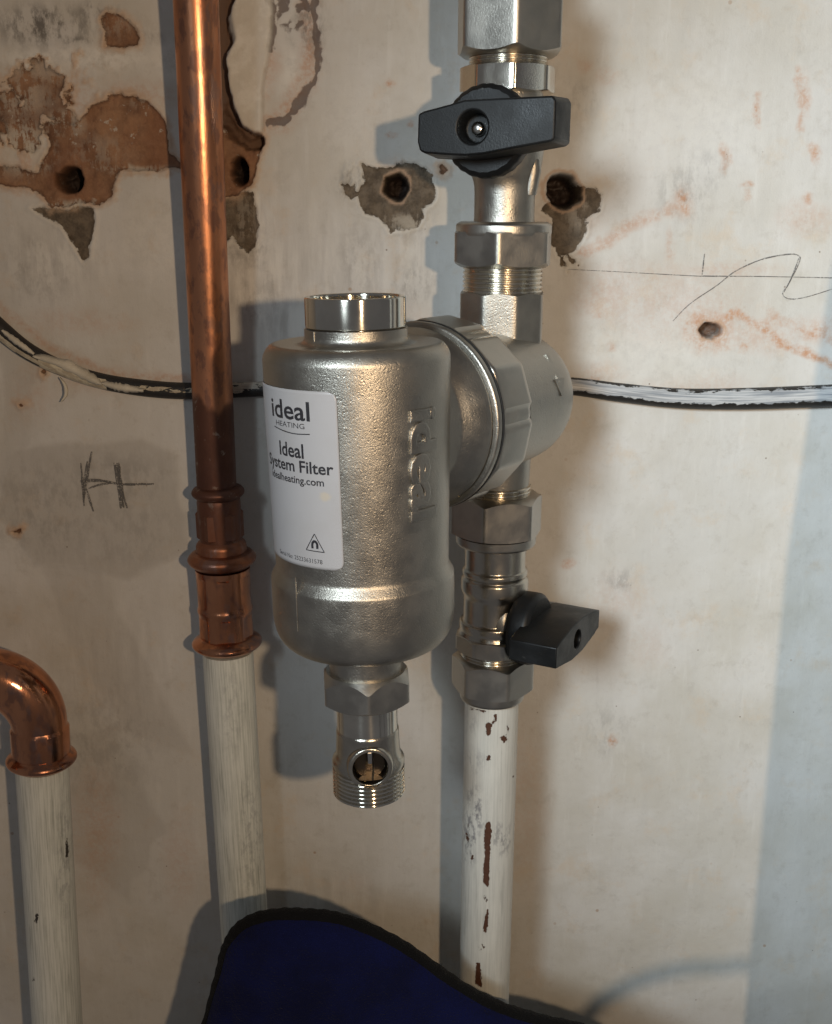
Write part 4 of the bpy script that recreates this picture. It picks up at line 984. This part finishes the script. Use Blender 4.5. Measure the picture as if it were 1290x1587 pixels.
def dense(P, h=.0006):
    out = [P[0]]
    for a, b in zip(P[:-1], P[1:]):
        n = max(1, int(math.hypot(b[0] - a[0], b[1] - a[1]) / h)); out += [(a[0] + (b[0] - a[0]) * i / n, a[1] + (b[1] - a[1]) * i / n) for i in range(1, n + 1)]
    return out
V, Fc = loft(axF, dense(rounded([(TF(1216, rlo), rlo * .93), (TF(1208, rlo), rlo), (TF(1200, rlo), rlo), (TF(1188, rbd), rbd * 1.03), (TF(1160, rbd), rbd), (TF(1150, rbd), rbd), (TF(1146, rbd), rbd * .94)], rad=.0015)), (True, True), 160)
V, Fc = bored(V, Fc, .0091); obj('body', V, Fc, MAT['drain'], dv, 40)
t0, t1 = TF(1256, rlo), TF(1212, rlo)
V, Fc = loft(axF, [(t0 + .006, rlo * .7), (t0, rlo * .74), (t0, rlo * .90)] + thread_rings(t0 + .0004, t1, rlo, .0020, .0012), (True, True), 128); V, Fc = bored(V, Fc, .0091); obj('outlet_thread', V, Fc, MAT['chrome'], dv, 35)
# front boss with the slotted screw
axs = Axis(oc, oc + fw, axF.a); k = rbd
V, Fc = loft(axs, rounded([(k * .45, .0108), (k * .98, .0105), (k * 1.08, .0098), (k * 1.09, .0082), (k * 1.06, .0080), (k * .96, .0078)], rad=.0006), (False, False), 64); obj('boss', V, Fc, MAT['drain'], dv, 35)
V, Fc = loft(axs, [(k * .961, .0078), (k * .50, .0077), (k * .50, .0005)], (False, True), 48); obj('socket', V, Fc, MAT['tarnished'], dv, 35)
for sg in (-1, 1):  # the two halves of the slotted screw head
    V = []; Fc = []; tz = [k * .50, k * .74]; m = 20
    for t in tz:
        for j in range(m + 1):
            q = math.acos(.18) ; a_ = -math.pi / 2 + .16 + (math.pi - .32) * j / m
            x = sg * (.0009 + .0058 * math.cos(a_)); y = .0066 * math.sin(a_); V.append(oc + fw * t + axs.r * x * 1 + axs.f * y)
    n = m + 1
    for j in range(m): Fc.append((j, j + 1, n + j + 1, n + j))
    Fc += [(m, 0, n, n + m), tuple(range(n, 2 * n))]
    o = obj('screw_half', V, Fc, MAT['tarnished'], dv, 35)
    bm = bmesh.new(); bm.from_mesh(o.data); bmesh.ops.recalc_face_normals(bm, faces=bm.faces); bm.to_mesh(o.data); bm.free()
V = [oc + fw * (k * a) + axs.r * b + axs.f * c for a in (.52, 1.0) for b, c in ((-.0009, .0018), (.0009, .0018), (.0011, .0074), (-.0011, .0074))]
bevel(obj('screw_blade', V, [(0, 1, 2, 3), (7, 6, 5, 4), (0, 4, 5, 1), (1, 5, 6, 2), (2, 6, 7, 3), (3, 7, 4, 0)], MAT['steel'], dv, None), .0002)

# ------------------------------------------------------------------ tool bag at the bottom
def bag():
    yb = -.104
    outl = [(250, 1800), (290, 1660), (312, 1587), (330, 1520), (340, 1478), (352, 1448), (376, 1424), (416, 1411), (460, 1409), (505, 1412), (548, 1422), (600, 1444), (650, 1474), (700, 1510), (750, 1541), (800, 1562), (850, 1576), (910, 1590), (980, 1615), (1060, 1660), (1120, 1740)]
    t = thing('tool_bag', 'dark blue fabric bag with black bound edge at the bottom', 'bag', at(620, 2300, yb))
    # inset by the half width of the binding so that its outer edge lies on the outline
    P = smooth_path([at(x, y, yb) for x, y in outl], 160)
    T = np.gradient(P, axis=0); T /= np.linalg.norm(T, axis=1)[:, None]
    inn = np.cross(T, np.array([0, 1.0, 0])); ctr = P.mean(0); sg = np.sign(((ctr - P) * inn).sum(1)); inn = inn * np.where(sg < 0, -1, 1)[:, None]
    wv = .0045; Pc = P + inn * wv
    b0, b1 = at(330, 2350, yb), at(1060, 2350, yb)
    V = []; Fc = []; nr = 26
    for j in range(nr):
        s = (j / (nr - 1))
        for i in range(160):
            base = b0 + (b1 - b0) * i / 159; q = Pc[i] * (1 - s) + base * s
            bul = -.016 * math.sin(math.pi * min(1, s * 2.2 + .03) / 2) - .0025 * math.sin(i * .11 + 5 * s) * min(1, s * 5) - .0016 * math.sin(i * .37 - 9 * s) * min(1, s * 6)
            V.append(q + np.array([0, bul, 0]))
    for j in range(nr - 1):
        for i in range(159): a = j * 160 + i; Fc.append((a, a + 1, a + 161, a + 160))
    o = obj('front_panel', V, Fc, MAT['blue'], t, 60); sd = o.modifiers.new('thickness', 'SOLIDIFY'); sd.thickness = .004; sd.offset = -1
    V = []; Fc = []; m = 14
    for i in range(160):
        n_ = inn[i]; wob = 1 + .05 * math.sin(i * 1.7) + .03 * math.sin(i * .63)
        for j in range(m):
            q = 2 * math.pi * j / m; V.append(P[i] + n_ * wv * (1 + wob * math.cos(q)) * 1.0 + np.array([0, -1.0, 0]) * .0042 * math.sin(q) * wob)
    for i in range(159):
        for j in range(m): k = (j + 1) % m; Fc.append((i * m + j, (i + 1) * m + j, (i + 1) * m + k, i * m + k))
    o = obj('binding', V, Fc, MAT['binding'], t, 70)
    L_ = np.array([.165, -.80, .03]); pts = [at(860, 1640, -.106)]  # unseen cord added to the bag, traced from its wanted shadow to the lamp
    for q in [(900, 1580), (925, 1557), (960, 1535), (1000, 1517), (1060, 1502), (1120, 1499), (1180, 1502)]:
        w = at(*q, 0); pts.append(w + (L_ - w) * .355)
    pts.append(pts[-1] + np.array([.05, .01, -.03])); pts.append(pts[-1] + np.array([.03, .03, -.12]))
    V, Fc, _ = tube(smooth_path(pts, 90), .0034, 12); obj('shadow_strap', V, Fc, MAT['binding'], t, 60)
    # back panel of the bag, below the flap
    V = []; Fc = []
    for j in range(2):
        for i in range(60):
            q = P[int(i * 159 / 59)] if j == 0 else b0 + (b1 - b0) * i / 59; V.append(q + np.array([0, .004 + .05 * j, -.012 if j == 0 else 0]))
    for i in range(59): Fc.append((i + 1, i, 60 + i, 61 + i))
    obj('back_panel', V, Fc, MAT['binding'], t, 60)
bag()

# ------------------------------------------------------------------ board added beside the pipes, just out of view, cut to throw the straight shade down the right edge
BP = [(.2085, -1.0), (.2085, -.15), (.216, -.02), (.240, .20), (.42, .20), (.42, -1.0)]
V = [(x, y, z) for y in (-.179, -.161) for x, z in BP]; n = len(BP)
o = obj('shadeboard', V, [tuple(range(n - 1, -1, -1)), tuple(range(n, 2 * n))] + [(i, (i + 1) % n, n + (i + 1) % n, n + i) for i in range(n)], MAT['shadeboard'], None, None, loc=(.2085, -.17, -1.0))
bm = bmesh.new(); bm.from_mesh(o.data); bmesh.ops.recalc_face_normals(bm, faces=bm.faces); bm.to_mesh(o.data); bm.free()
bevel(o, .001)
o['label'] = 'plain pale board added out of view to throw shade down the right edge'; o['category'] = 'shadeboard'
